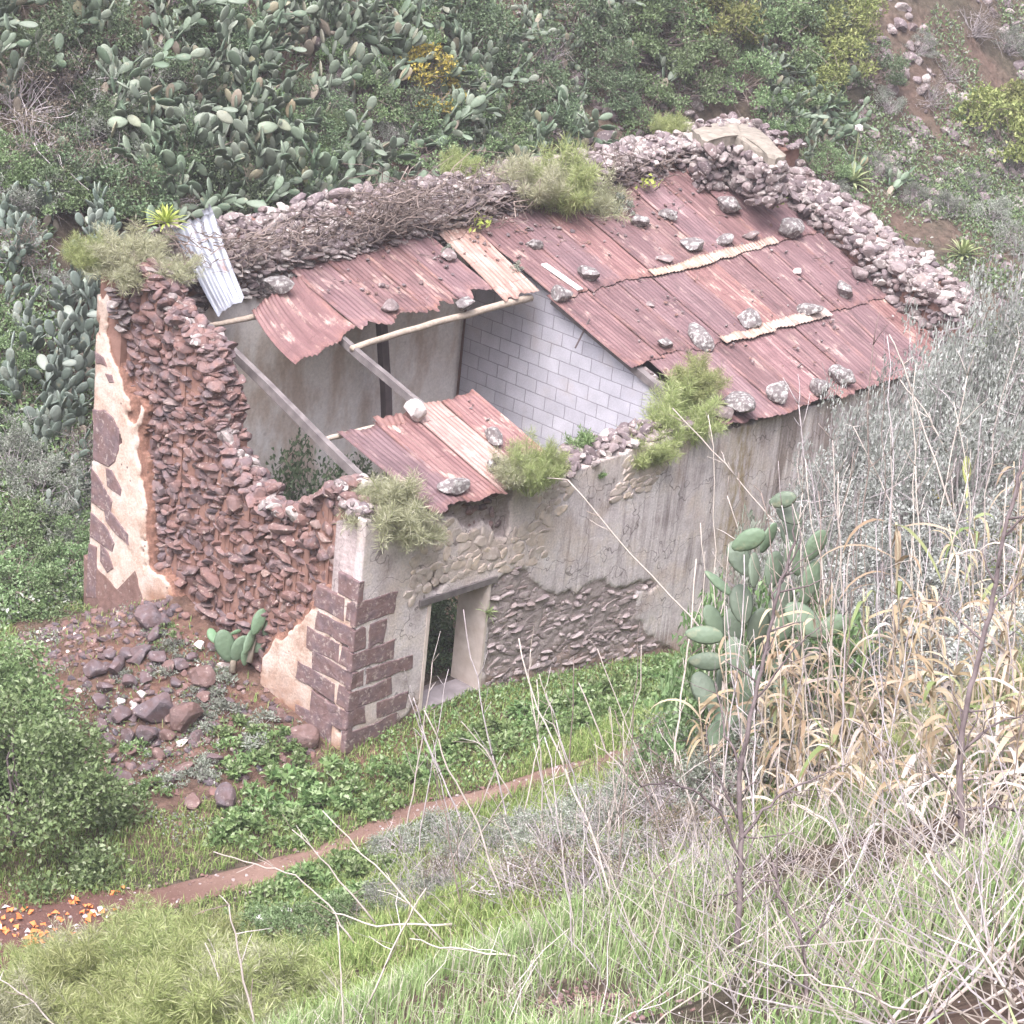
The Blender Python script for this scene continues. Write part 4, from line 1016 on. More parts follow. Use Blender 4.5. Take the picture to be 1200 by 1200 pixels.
# ------------------------------------------------------------------ debris below the gable
DB = [
 (176, 722, 36, .8, 'basalt', 'large dark square block at the foot of the cream render strip', 1.0),
 (112, 783, 27, .8, 'basalt', 'dark block beside the big leafy bush, uppermost there', .9),
 (135, 782, 27, .9, 'basalt', 'narrow dark block second along from the leafy bush', .6),
 (181, 830, 44, .85, 'basalt', 'biggest dark angular block in the middle of the debris heap', .8),
 (214, 838, 46, .75, 'redblock', 'large reddish brown block beside the biggest dark block', .9),
 (172, 861, 31, .75, 'basalt', 'dark block directly below the biggest dark block', .8),
 (195, 862, 19, .8, 'redblock', 'small orange-brown stone below the reddish block', .8),
 (141, 838, 27, .8, 'basalt', 'dark block between the leafy bush and the biggest block', .8),
 (148, 861, 26, .7, 'basalt', 'dark block beside the lowest big block, nearer the leafy bush', .7),
 (187, 768, 26, .6, 'basalt', 'flat dark block below the foot of the cream strip', .8),
 (210, 779, 20, .8, 'basalt', 'small bluish dark stone among grey weeds on the heap', .8),
 (163, 762, 27, .6, 'basalt', 'flat dark stone lying under the square block', .7),
 (143, 907, 34, .5, 'basalt', 'low dark stone at the bottom edge of the heap by the bush', .6),
 (214, 896, 28, .4, 'redblock', 'flat brown stone in the weeds at the bottom of the heap', .6),
 (250, 888, 24, .6, 'basalt', 'grey stone among weeds below the heap', .8),
 (276, 903, 20, .45, 'crest', 'flat tan stone among weeds between heap and corner', .7),
 (227, 937, 28, .5, 'redblock', 'flat brown stone in the grass below the heap', .8),
 (263, 936, 32, .95, 'basalt', 'upright dark grey stone in the grass, lowest of all', .7),
 (229, 861, 20, .7, 'basalt', 'small bluish stone right of the orange-brown stone', .8),
 (236, 790, 40, .55, 'redblock', 'low red-brown boulder half buried in the heap below the cactus', .8),
 (357, 862, 34, .8, 'redblock', 'mauve brown boulder against the quoins of the near corner', .9),
 (330, 838, 22, .6, 'redblock', 'red stone in the soil beside the near corner', .8),
 (124, 805, 20, .7, 'basalt', 'small dark stone below the uppermost pair by the bush', .8),
 (205, 745, 20, .6, 'redblock', 'reddish stone just below the rubble wall face', .7),
 (262, 777, 20, .35, 'palechip', 'pale pink stone chip directly below the heap cactus', .6),
 (233, 754, 15, .5, 'palechip', 'pale pink chip above the pale chip under the cactus', .8),
 (141, 821, 13, .7, 'white_stone', 'white pebble left of the biggest dark block', .9),
 (157, 824, 11, .7, 'white_stone', 'white pebble touching the biggest dark block, lower one', .9),
 (166, 813, 12, .6, 'white_stone', 'white pebble touching the biggest dark block, upper one', .9),
 (212, 869, 16, .5, 'palechip', 'pinkish flat chip at the lower side of the reddish block', .6),
]
for i, (x, y, w, fl, m, lab, asp) in enumerate(DB):
    P, t = on_ground(x, y+w*.25); t = (P-CAM)@FWD
    stone_thing('fallen_block' if w > 22 else 'fallen_stone', P, w*t/FOC*1.12, fl, MAT[m], lab, 'stone', 'blocks fallen from the gable', 700+i, asp=asp, tilt=.22, sink=.35)
r = np.random.default_rng(95)
USED = set()
DEB2 = [(120, 850, 18), (128, 870, 20), (132, 888, 22), (156, 880, 20), (150, 800, 22), (170, 795, 18), (160, 772, 24), (196, 785, 20), (150, 770, 20), (118, 822, 22), (205, 800, 16), (185, 885, 18), (170, 900, 20), (200, 915, 16), (236, 905, 16), (196, 842, 16), (225, 770, 18), (180, 745, 22), (192, 728, 20), (150, 920, 20), (290, 870, 16), (315, 880, 18), (250, 850, 16), (240, 820, 18), (340, 868, 20), (128, 768, 16)]
DEB2_OBJ = []
for i, (x, y, w) in enumerate(DEB2):
    P, t = on_ground(x, y+3); t = (P-CAM)@FWD
    DEB2_OBJ.append((stone_thing('fallen_stone', P, w*t/FOC*1.1, r.uniform(.5, .9), MAT[('basalt', 'basalt', 'basalt', 'redblock')[i % 4]], 'x', 'stone', 'stones fallen from the gable', 760+i, tilt=.4, sink=.35), P, ('small dark stone', 'dark angular stone', 'flat dark stone', 'small reddish stone')[i % 4]))
mb = MB(); rng = np.random.default_rng(91); pts = []
while len(pts) < 900:
    x, y = rng.uniform(-3.6, -.05), rng.uniform(-.2, 6.3)
    if rng.random() < math.exp(-((x+1.2)/1.5)**2)*(.35+.65*(y > 1.5)): pts.append((x, y, gz(x, y)+.01))
scatter_stones(mb, pts[:640], rng, (.03, .12), .6, (0, 1, 1, 2)); scatter_stones(mb, pts[640:], rng, (.02, .07), .6, (0, 1, 1, 2, 0, 1, 1, 2, 3), ROCK1)
o = mb.build('small_rubble', [MAT['redblock'], MAT['basalt'], MAT['core_red'], MAT['palechip']]); o['kind'] = 'stuff'
mb = MB(); pts = []
for _ in range(4200):
    x, y = rng.uniform(8, 44), rng.uniform(9, 26)
    n = vnoise(np.array([[x*.35, y*.35, 3.]]), 8)[0]
    if n > -.05+.3*(x < 24): pts.append((x, y, gz(x, y)+.02))
for _ in range(500):
    x, y = rng.uniform(17, 40), rng.uniform(-4, 12); pts.append((x, y, gz(x, y)+.01))
scatter_stones(mb, pts, rng, (.05, .30), .65, (0, 1, 1), ROCK2)
o = mb.build('slope_rubble', [MAT['crest'], MAT['crest_dark']]); o['kind'] = 'stuff'

# ------------------------------------------------------------------ plant builders (local, base at origin)
def pad_shape():
    nth, nr = 10, 7
    V = [(0, 0, 0)]
    ts = np.array([.03, .16, .36, .56, .74, .88, .965])
    for t in ts:
        w = .50*(math.sin(math.pi*t**.80))**.55*(.55+.55*t)
        for k in range(nth):
            a = 2*math.pi*k/nth; V.append((w*math.cos(a), .13*(math.sin(math.pi*t))**.5*math.sin(a), t))
    V.append((0, 0, 1)); V = np.array(V)
    F4 = []; F3 = []
    for r in range(nr-1):
        for k in range(nth):
            a = 1+r*nth+k; b = 1+r*nth+(k+1) % nth; F4.append((a, b, b+nth, a+nth))
    for k in range(nth):
        F3.append((0, 1+(k+1) % nth, 1+k)); l = 1+(nr-1)*nth; F3.append((l+k, l+(k+1) % nth, len(V)-1))
    return V, np.array(F4), np.array(F3)
PADV, PADF4, PADF3 = pad_shape()
def add_pad(mb, base, up, nrm, L, wf=.72, mat=0, bend=0.0):
    up = unit(up); nrm = unit(np.asarray(nrm)-np.dot(nrm, up)*up); sd = np.cross(up, nrm)
    V = PADV.copy(); V[:, 1] += bend*V[:, 2]**2
    V = V[:, :1]*sd*L*wf+V[:, 1:2]*nrm*L*.62+V[:, 2:]*up*L
    mb.add(V+np.asarray(base), [PADF4, PADF3], mat)
def grow_pear(rng, n, L=.36, spread=.8, roots=4, pads=None, droop=.15, slope=.8):
    """list of (base, up, normal, length, parent)"""
    out = []
    for r in range(roots):
        b = np.array([rng.normal()*spread*.5, rng.normal()*spread*.45, -.05]); b[2] += slope*b[1]; up = unit((rng.normal()*.35, rng.normal()*.35, 1))
        a = rng.uniform(0, 6.28); out.append((b, up, np.array([math.cos(a), math.sin(a), 0]), L*rng.uniform(.95, 1.25), -1))
    cnt = [0]*roots; guard = 0
    while len(out) < n and guard < n*20:
        guard += 1
        lo = max(0, len(out)-int(n*.55)); i = int(rng.integers(lo, len(out)))
        if cnt[i] >= 3: continue
        b, up, nr, l, _ = out[i]; nr = unit(nr-np.dot(nr, up)*up); sd = np.cross(up, nr)
        th = rng.uniform(-1.1, 1.1)
        tip = b+up*l*(.55+.42*math.cos(th*.9))+sd*l*.36*math.sin(th)*1.0
        nu = unit(up*math.cos(th*.75)+sd*math.sin(th*.75)+nr*rng.normal()*.35+np.array([0, 0, .22])-np.array([0, 0, droop])*rng.random())
        a = rng.normal()*.8; nn = nr*math.cos(a)+sd*math.sin(a)
        if tip[2]-slope*tip[1]*.8 > L*4.6: continue
        out.append((tip-nu*.02, nu, nn, L*rng.uniform(.72, 1.12), i)); cnt.append(0); cnt[i] += 1
    return out
def pear_mesh(name, seed, n=70, L=.36, spread=.9, roots=5, mat='pad'):
    rng = np.random.default_rng(seed); mb = MB()
    for k, (b, up, nr, l, p) in enumerate(grow_pear(rng, n, L, spread, roots)):
        add_pad(mb, b, up, nr, l, rng.uniform(.58, .78), 0 if p >= 0 else 1, rng.normal()*.06)
        if p < 0: tube(mb, [(0, 0, -.08), b*.5+(0, 0, -.06), b+up*l*.2], [.05, .05, .04], 5, 1)
    return mb.build(name, [MAT[mat], MAT['padwood']], smooth=True)

def leaf_quads(C, D, N, L, W, fold=.25):
    """leaf blades: centre base C, direction D, normal N, arrays"""
    S = np.cross(D, N); S /= (np.linalg.norm(S, axis=1, keepdims=True)+1e-9); N2 = np.cross(S, D)
    L = np.asarray(L)[:, None]; W = np.asarray(W)[:, None]
    b = C; t = C+D*L-N2*L*.12; m1 = C+D*L*.52+S*W*.5+N2*W*fold; m2 = C+D*L*.52-S*W*.5+N2*W*fold
    n = len(C); V = np.stack([b, m1, t, m2], 1).reshape(-1, 3)
    i = np.arange(n)*4
    return V, np.stack([i, i+1, i+2, i+3], 1)
def rand_dirs(rng, n):
    d = rng.normal(size=(n, 3)); return d/np.linalg.norm(d, axis=1, keepdims=True)
def shrub_mesh(name, seed, R=1.0, H=1.3, n=3000, leaf=.07, lw=.5, clumps=40, crad=.22, mats=('leaf_mid', 'twig'), up=.35, twigs=26, twigr=.012, shell=.55, parent=None, gap=.0):
    rng = np.random.default_rng(seed); mb = MB()
    cd = rand_dirs(rng, clumps); cd[:, 2] = np.abs(cd[:, 2])*1.1-.12
    rad = rng.uniform(shell, 1.0, clumps)**.6
    lump = 1+.28*fbm(cd*1.6+seed, 3, seed)
    CC = cd*rad[:, None]*lump[:, None]*np.array([R, R, H]); CC[:, 2] = np.maximum(CC[:, 2], .04*H)
    cs = rng.uniform(.55, 1.25, clumps)
    ci = rng.choice(clumps, n, p=cs**2/np.sum(cs**2))
    P = CC[ci]+rand_dirs(rng, n)*(rng.random((n, 1))**.45)*(crad*cs[ci])[:, None]*np.array([1, 1, .8])*max(R, H)
    P[:, 2] = np.maximum(P[:, 2], .01)
    D = rand_dirs(rng, n)*.8+unit((0, 0, 1))*up+(P-CC[ci])/(crad*max(R, H))*.6; D /= np.linalg.norm(D, axis=1, keepdims=True)
    N = rand_dirs(rng, n)+np.array([0, 0, .9])
    V, F = leaf_quads(P, D, N, leaf*rng.uniform(.6, 1.3, n), leaf*lw*rng.uniform(.7, 1.2, n))
    mb.add(V, F, 0)
    for k in rng.choice(clumps, min(twigs, clumps), replace=False):
        p = wiggle((rng.normal()*.06*R, rng.normal()*.06*R, -.05), CC[k]*1.02, 6, .10, rng)
        tube(mb, p, np.linspace(twigr*1.6, twigr*.5, 6), 4, 1, False)
        for _ in range(3):
            j = rng.integers(2, 6); q = p[j]+rng.normal(size=3)*.25*R; tube(mb, wiggle(p[j], q, 4, .1, rng), np.linspace(twigr*.7, twigr*.3, 4), 3, 1, False)
    return mb.build(name, [MAT[m] for m in mats], parent)
def fennel_mesh(name, seed, R=.5, H=.8, n=2600, stems=26, mats=('fennel', 'twig'), hang=0.0, fl=.12, w=.0055):
    """feathery clump: many thin stems carrying hair-fine leaves"""
    rng = np.random.default_rng(seed); mb = MB(); per = n//stems
    for s in range(stems):
        a = rng.uniform(0, 6.28); r = R*rng.random()**.6; h = H*rng.uniform(.45, 1.05)*(1-.35*(r/R)**2)
        top = np.array([math.cos(a)*r, math.sin(a)*r, h]); base = np.array([math.cos(a)*r*.15, math.sin(a)*r*.15, -.04])
        p = wiggle(base, top, 7, .06, rng)
        tt = np.linspace(0, 1, 7); p[:, 2] -= hang*tt**2*H*(r/R); p[:, :2] += np.outer(tt**2, [math.cos(a), math.sin(a)])*R*.18
        tube(mb, p, np.linspace(.008, .003, 7), 3, 1 if rng.random() < .45 else 0, False)
        k = rng.uniform(.25, 1, per)**.8*5.99; i0 = k.astype(int); f = (k-i0)[:, None]
        P = p[i0]*(1-f)+p[np.minimum(i0+1, 6)]*f
        D = rand_dirs(rng, per)+np.array([0, 0, .45]); D /= np.linalg.norm(D, axis=1, keepdims=True)
        P = P+D*(rng.random((per, 1))*.05)
        V, F = leaf_quads(P, D, rand_dirs(rng, per), fl*rng.uniform(.5, 1.3, per), w*rng.uniform(.7, 1.6, per), 0)
        mb.add(V, F, 0)
    return mb.build(name, [MAT[m] for m in mats])
def rosette_mesh(name, seed, n=34, L=.32, w=.05, mat='aloe', flower=False):
    rng = np.random.default_rng(seed); mb = MB()
    for k in range(n):
        a = k*2.4; el = .15+1.25*(k/n)**1.1; d = np.array([math.cos(a)*math.cos(el), math.sin(a)*math.cos(el), math.sin(el)]); sd = np.array([-math.sin(a), math.cos(a), 0])
        l = L*rng.uniform(.8, 1.15); pts = [];
        for t in np.linspace(0, 1, 5):
            c = d*l*t-np.array([0, 0, .32*l*t*t]); ww = w*(1-t)**.6*(.6+.8*t)/2
            pts += [c-sd*ww, c+sd*ww]
        i = np.arange(4)[:, None]*2
        mb.add(pts, np.concatenate([i, i+1, i+3, i+2], 1))
    if flower:
        tube(mb, wiggle((0, 0, 0), (.03, .02, L*2.0), 5, .03, rng), .012, 4, 0); T, F = ROCK1[2]; mb.add(T*L*.16+np.array([.03, .02, L*2]), F, 1)
    return mb.build(name, [MAT[mat], MAT['white_stone']])
def bigleaf_mesh(name, seed, n=26, R=.35, L=.14, mat='lime', stem='twig'):
    rng = np.random.default_rng(seed); mb = MB()
    P = rng.normal(size=(n, 3))*np.array([R, R, R*.6])*.5; P[:, 2] = np.abs(P[:, 2])+.06
    D = rand_dirs(rng, n)+np.array([0, 0, .3]); D /= np.linalg.norm(D, axis=1, keepdims=True)
    V, F = leaf_quads(P, D, rand_dirs(rng, n)+np.array([0, 0, 1.]), L*rng.uniform(.6, 1.2, n), L*.85*rng.uniform(.7, 1.1, n), .1); mb.add(V, F, 0)
    for p in P: tube(mb, wiggle((0, 0, -.05), p, 4, .08, rng), .006, 3, 1, False)
    return mb.build(name, [MAT[mat], MAT[stem]])
def twig_tangle(name, seed, n, size, mat='twig', r=.011):
    rng = np.random.default_rng(seed); mb = MB()
    for _ in range(n):
        a = rng.uniform(-.5, .5, 3)*np.asarray(size); b = a+rng.normal(size=3)*np.asarray(size)*.4+np.array([0, 0, .1]); 
        p = wiggle(a, b, 6, .25, rng); tube(mb, p, np.linspace(r*rng.uniform(.7, 1.5), r*.4, 6), 3, 0, False)
    return mb.build(name, MAT[mat])
HIDDEN = []
def proto(o):
    HIDDEN.append(o); return o
def put(p, P, rot=None, sc=1.0, name=None, tilt=None):
    c = clone(p, tuple(P), random.uniform(0, 6.28) if rot is None else rot, sc, tilt)
    if name: c.name = name
    return c

# landmark-based labels
LM = [('the grey galvanised sheet', 245, 300), ('the yellow-flowering shrub', 490, 92), ('the top corner of the house', 865, 140), ('the cream render strip', 150, 560), ('the big fennel on the parapet', 650, 215),
      ('the lime tree-like bush', 1165, 140), ('the rocky scar in the slope', 1060, 40), ('the red earth patch behind the house', 690, 150), ('the big leafy bush', 55, 840), ('the doorway', 520, 760),
      ('the near corner quoins', 400, 800), ('the largest prickly pear by the wall', 890, 680), ('the tall reed', 1050, 660), ('the taller bare sapling', 1140, 800), ('the shorter bare sapling', 868, 950),
      ('the bend of the dirt path', 330, 1015), ('the orange leaf litter', 70, 1075), ('the bare earth at the bottom', 690, 1180), ('the far end of the eave', 1030, 450), ('the rubble crest of the side wall', 1000, 230), ('the biggest dark block', 181, 830), ('the heap cactus', 285, 755)]
def where_label(look, P):
    u, v = proj(P)
    ds = sorted((math.hypot(u-x, v-y), n, x, y) for n, x, y in LM)
    for d, n, x, y in ds:
        a = math.degrees(math.atan2(y-v, u-x)) % 360
        dirn = ['right of', 'above and right of', 'above', 'above and left of', 'left of', 'below and left of', 'below', 'below and right of'][int((a+22.5)//45) % 8]
        far = 'touching' if d < 14 else 'close' if d < 45 else 'a little' if d < 90 else 'some way' if d < 150 else 'well' if d < 230 else 'far'
        lab = f'{look} {far} {dirn} {n}' if far != 'touching' else f'{look} beside {n}'
        if lab not in USED and len(lab.split()) <= 16:
            USED.add(lab); return lab
    k = 2
    while f'{look} number {k}' in USED: k += 1
    USED.add(f'{look} number {k}'); return f'{look} number {k}'

for o, P, look in DEB2_OBJ: o['label'] = where_label(look, P)
# litter of chips, twigs and dead leaves lying on the sheets
mb = MB(); r = np.random.default_rng(97); pts = []
while len(pts) < 330:
    x, y = r.uniform(3.6, 15.4), r.uniform(-.1, 5.9)
    if x < 8.2 and not (y > 4.3 or (x < 4.1 and y < 1.8)): continue
    if r.random() < .25+.75*(y > 4.6)+.5*(x > 14.6): pts.append((x, y, roof_z(x, y)+.105))
scatter_stones(mb, pts, r, (.015, .055), .5, (0, 1, 0), ROCK1)
for x, y, z in pts[::3]:
    d = r.normal(size=3)*.16; d[2] = abs(d[2])*.2; tube(mb, wiggle((x, y, z), np.array([x, y, z])+d, 4, .15, r), .006, 3, 2, False)
o = mb.build('roof_litter', [MAT['crest_dark'], MAT['redblock'], MAT['twig']]); o['kind'] = 'stuff'
# ------------------------------------------------------------------ planting
rng = np.random.default_rng(2024)
def in_house(x, y, m=.15): return -m < x < LX+m and -m < y < LY+m
def onp(u, v): return on_ground(u, v)[0]

PEARS = [proto(pear_mesh('prickly_pear', 10+i, n, L, sp, rt)) for i, (n, L, sp, rt) in enumerate([(125, .36, 1.5, 8), (100, .38, 1.2, 7), (140, .34, 1.8, 10), (90, .40, 1.1, 6), (120, .37, 1.5, 8)])]
PEARB = [proto(pear_mesh('prickly_pear', 30+i, 70, .36, 1.2, 6, 'pad_blue')) for i in range(2)]
DARK = [proto(shrub_mesh('leafy_shrub', 40+i, 1.25, 1.5, 3600, .10, .55, 46, .20, ('leaf_dark', 'twig'), .3)) for i in range(3)]
MID = [proto(shrub_mesh('green_shrub', 50+i, 1.1, 1.2, 3200, .09, .6, 40, .22, ('leaf_mid', 'twig'), .35)) for i in range(3)]
YEL = [proto(shrub_mesh('yellow_green_shrub', 60+i, 1.0, 1.3, 3000, .10, .5, 36, .22, ('leaf_yellow', 'twig'), .4)) for i in range(2)]
GREY = [proto(shrub_mesh('grey_shrub', 70+i, .9, 1.0, 3000, .06, .45, 40, .18, ('leaf_grey', 'twig_grey'), .4, 36, .010)) for i in range(3)]
DRY = [proto(shrub_mesh('dry_shrub', 80+i, 1.0, 1.1, 1500, .06, .45, 44, .2, ('leaf_brown', 'twig_grey'), .3, 44, .011)) for i in range(2)]
WEED = [proto(shrub_mesh('leafy_weed', 90+i, .42, .30, 420, .085, .7, 18, .22, ('weed', 'twig'), .5, 4, .006)) for i in range(3)]
WEEDG = [proto(shrub_mesh('grey_weed', 95+i, .36, .26, 360, .07, .5, 16, .22, ('leaf_grey', 'twig_grey'), .5, 4, .005)) for i in range(2)]
FEN = [proto(fennel_mesh('fennel', 100+i, .55, .8, 15000, 50, ('fennel', 'fennel_dry'))) for i in range(3)]
FEND = [proto(fennel_mesh('dry_fennel', 110+i, .55, .75, 12500, 46, ('fennel_dry', 'twig_grey'))) for i in range(2)]
FENH = [proto(fennel_mesh('hanging_fennel', 120+i, .55, .6, 12500, 46, ('fennel_dry', 'fennel'), .5)) for i in range(2)]

SIZEW = {0: 'low', 1: 'medium', 2: 'tall'}
def plant(protos, u, v, sc, look, cat, group, name=None, dz=-.05, onto=None):
    P = onto if onto is not None else onp(u, v)
    if onto is None and in_house(P[0], P[1], .5): return None
    o = put(protos[int(rng.integers(len(protos)))], P+np.array([0, 0, dz]), (float(rng.uniform(-.5, .5)) if protos is PEARS or protos is PEARB else None), sc, name)
    tag(o, where_label(look, P+np.array([0, 0, .5])), cat, group); return o

# prickly pears of the far slope
G1 = 'prickly pears on the far slope'
for r, v in enumerate((28, 66, 104, 142, 180, 222, 262)):
    for k, u in enumerate(np.arange(-25, 500, 56)+(r % 2)*26):
        uu, vv = u+rng.normal()*10, v+rng.normal()*9
        n = vnoise(np.array([[uu/120., vv/90., 1.]]), 14)[0]
        if uu < 190 and vv > 70 and rng.random() < .75: continue
        if n < -.42 or (uu > 430 and vv > 225): continue
        s = rng.uniform(.85, 1.3)
        plant(PEARS, uu, vv, s, 'grey-green prickly pear' if s > 1.05 else 'smaller prickly pear', 'cactus', G1)
for r, v in enumerate((40, 84, 126, 170, 205)):
    for u in np.arange(505, 745, 62)+(r % 2)*28:
        uu, vv = u+rng.normal()*10, v+rng.normal()*8
        if rng.random() < .28 or abs(uu-690) < 45 and 110 < vv < 190: continue
        s = rng.uniform(.65, 1.0); plant(PEARS, uu, vv, s, 'grey-green prickly pear' if s > .85 else 'smaller prickly pear', 'cactus', G1)
for u, v in ((960, 165), (925, 150), (985, 178), (905, 118)):
    plant(PEARS, u, v, .8, 'prickly pear behind the house corner', 'cactus', G1)
for u, v, s in ((62, 478, 1.0), (98, 505, .9), (24, 452, .9), (92, 420, 1.0), (56, 392, .8), (108, 372, .8), (15, 325, .7), (96, 330, .8), (70, 520, .8), (30, 270, .8), (95, 600, .6), (112, 300, .8)):
    plant(PEARB, u, v, s, 'blue-green prickly pear', 'cactus', 'blue-green prickly pears beside the gable')
# shrubs of the far slope
G2 = 'shrubs on the far slope'
for u, v, s, kind in ((760, 60, 1.2, 1), (830, 40, 1.3, 2), (905, 60, 1.3, 1), (970, 75, 1.25, 2), (870, 105, 1.1, 1), (790, 112, 1.0, 1), (725, 60, 1.0, 1), (810, 90, 1.0, 1), (955, 30, 1.1, 2), (945, 100, 1.0, 2), (880, 25, 1.1, 1), (780, 15, 1.1, 1), (930, 112, 1.0, 1), (985, 30, 1.1, 2), (730, 20, 1.1, 0), (660, 30, 1.0, 0), (850, 5, 1.1, 0),
                      (760, 140, .9, 1), (930, 15, 1.2, 0), (700, 78, .9, 0), (560, 60, .9, 0), (610, 105, .9, 0), (590, 170, .9, 1), (540, 120, .9, 1), (640, 160, .8, 0), (425, 130, .8, 1), (300, 140, .9, 1), (345, 200, .8, 1),
                      (265, 230, .9, 0), (215, 205, .8, 0), (410, 225, .8, 0), (150, 235, .8, 0), (210, 120, .8, 0), (455, 40, .9, 1), (510, 12, 1., 0), (380, 20, .8, 1), (110, 40, .8, 0), (1010, 100, .8, 0), (900, 140, .8, 1), (960, 200, .7, 1),
                      (30, 60, .9, 0), (250, 40, .8, 0), (705, 120, .7, 0), (560, 205, .8, 1), (505, 180, .9, 1)):
    look = ['dark leafy shrub', 'mid green shrub', 'yellowish green shrub'][kind]
    plant([DARK, MID, YEL][kind], u+rng.normal()*5, v+rng.normal()*4, s*rng.uniform(.9, 1.1), look, 'shrub', G2)
for u, v, s, kind in ((20, 130, 1.1, 1), (75, 110, 1.0, 1), (35, 190, 1.0, 1), (100, 165, 1.0, 0), (130, 130, 1.0, 0), (160, 180, .9, 0), (110, 215, .9, 1), (45, 235, .9, 0), (0, 245, .9, 0), (170, 90, .9, 0), (480, 140, .9, 1), (640, 75, .8, 1), (15, 300, .8, 1), (60, 345, .7, 0), (190, 235, .8, 1),
                      (1040, 130, .7, 0), (1090, 120, .7, 1), (1140, 40, .9, 1), (1180, 60, .8, 0), (1075, 60, .7, 0), (1000, 60, .7, 1), (1110, 90, .6, 1), (1190, 200, .8, 0)):
    plant([GREY, DRY][kind], u, v, s, ['grey shrub', 'dry twiggy shrub'][kind], 'shrub', G2)
FLW = shrub_mesh('flowering_shrub', 66, 1.0, 1.3, 3000, .11, .6, 26, .24, ('leaf_flower', 'twig'), .4)
P = onp(488, 118); FLW.location = P; tag(FLW, 'yellow-flowering shrub among the prickly pears behind the house', 'shrub')
LIME = proto(shrub_mesh('lime_shrub', 67, 1.5, 1.8, 3600, .15, .6, 40, .2, ('leaf_yellow', 'twig'), .4))
for u, v, s, lab in ((1172, 172, 1.0, 'bright lime green bush at the edge of the terrace, right of the house corner'), (1205, 150, .9, 'second lime green bush cut off by the edge of the photo')):
    o = put(LIME, onp(u, v), None, s); tag(o, lab, 'bush', 'lime green bushes on the terrace')

for k in range(46):
    u, v = rng.uniform(-10, 560), rng.uniform(20, 250); kind = int(rng.integers(4))
    if u > 420 and v > 215: continue
    plant([DARK, MID, GREY, MID][kind], u, v, rng.uniform(.5, .8), ['small dark shrub', 'small green shrub', 'small grey shrub', 'small fresh green shrub'][kind], 'shrub', G2)
# left flank below the slope
for u, v, s, kind in ((40, 585, .9, 0), (88, 575, .8, 0), (10, 560, .9, 0), (60, 625, .8, 0), (20, 520, .8, 0), (95, 545, .7, 1)):
    plant([GREY, DRY][kind], u, v, s, ['silvery shrub', 'dry shrub'][kind], 'shrub', 'silvery shrubs beside the gable')
for u, v, s in ((25, 660, .75), (75, 680, .7), (105, 650, .6), (50, 710, .7), (5, 700, .8), (95, 715, .5), (15, 620, .7), (5, 430, .6), (80, 640, .6), (10, 385, .6), (5, 490, .6)):
    plant(MID, u, v, s, 'fresh green bush', 'bush', 'green bushes beside the gable')
BIG = empty('leafy_bush'); P = onp(18, 985); BIG.location = tuple(P)
tag(BIG, 'big rounded leafy green bush at the left edge below the gable', 'bush')
b = shrub_mesh('foliage', 150, 1.45, 2.4, 15000, .08, .75, 70, .17, ('leaf_bright', 'twig'), .4, 0, .01, .75, BIG)
ms = MB()
for k in range(9): tube(ms, wiggle((0, 0, -.1), (rng.normal()*.7, rng.normal()*.7, rng.uniform(1, 2)), 7, .1, rng), np.linspace(.03, .008, 7), 5, 0, False)
ms.build('stem', MAT['bark'], BIG)
P2 = onp(-25, 900)
o = proto(shrub_mesh('leafy_bush', 151, 1.3, 2.2, 12000, .075, .75, 100, .14, ('leaf_bright', 'twig'), .4, 10, .012, .75))
c = put(o, P2, 0); tag(c, 'second leafy bush behind the big one, mostly cut off by the photo edge', 'bush')

# undergrowth between the plants
def cover(name, mats, pts, rngc, leaf, lw, per=1, up=.6):
    pts = np.asarray(pts); n = len(pts); mb = MB()
    D = rand_dirs(rngc, n)+np.array([0, 0, up]); D /= np.linalg.norm(D, axis=1, keepdims=True)
    V, F = leaf_quads(pts, D, rand_dirs(rngc, n)+np.array([0, 0, .8]), leaf*rngc.uniform(.5, 1.3, n), leaf*lw*rngc.uniform(.7, 1.2, n))
    mi = rngc.integers(0, len(mats), n)
    mb.add(V, F, mi); o = mb.build(name, [MAT[m] for m in mats]); o['kind'] = 'stuff'; return o
rc = np.random.default_rng(301)
n = 250000; X = rc.uniform(-8, 46, n); Y = rc.uniform(7.2, 25, n)
den = fbm(np.stack([X*.5, Y*.5, 0*X], -1), 3, 77)
keep = (den > -.22+.45*(X > 30)*(Y > 12)) & ~((np.abs(X-14.5) < 2.0) & (np.abs(Y-12.5) < 2))
X, Y, den = X[keep], Y[keep], den[keep]; n = len(X)
Z = ground(X, Y)+rc.random(n)**1.6*(.12+.5*np.clip(den+.2, 0, 1))
cover('slope_undergrowth', ['leaf_dark', 'leaf_mid', 'leaf_mid', 'leaf_grey', 'weed'], np.stack([X, Y, Z], -1), rc, .12, .5)
n = 130000; X = rc.uniform(16.8, 46, n); Y = rc.uniform(-6, 13, n)
den = fbm(np.stack([X*.4, Y*.4, 0*X], -1), 4, 78); keep = den > -.16; X, Y, den = X[keep], Y[keep], den[keep]; n = len(X)
cover('terrace_herbs', ['weed', 'leaf_mid', 'leaf_mid', 'leaf_grey'], np.stack([X, Y, ground(X, Y)+rc.random(n)*.28], -1), rc, .11, .5)
n = 60000; X = rc.uniform(-10, 4, n); Y = rc.uniform(6.7, 15, n)
cover('flank_herbs', ['weed', 'leaf_bright', 'leaf_grey'], np.stack([X, Y, ground(X, Y)+rc.random(n)*.35], -1), rc, .10, .6)
n = 9000; X = rc.uniform(.7, 7.9, n); Y = rc.uniform(.7, 5.8, n)
cover('room_weeds', ['leaf_dark', 'weed'], np.stack([X, Y, ground(X, Y)+rc.random(n)**2*.5], -1), rc, .09, .6)

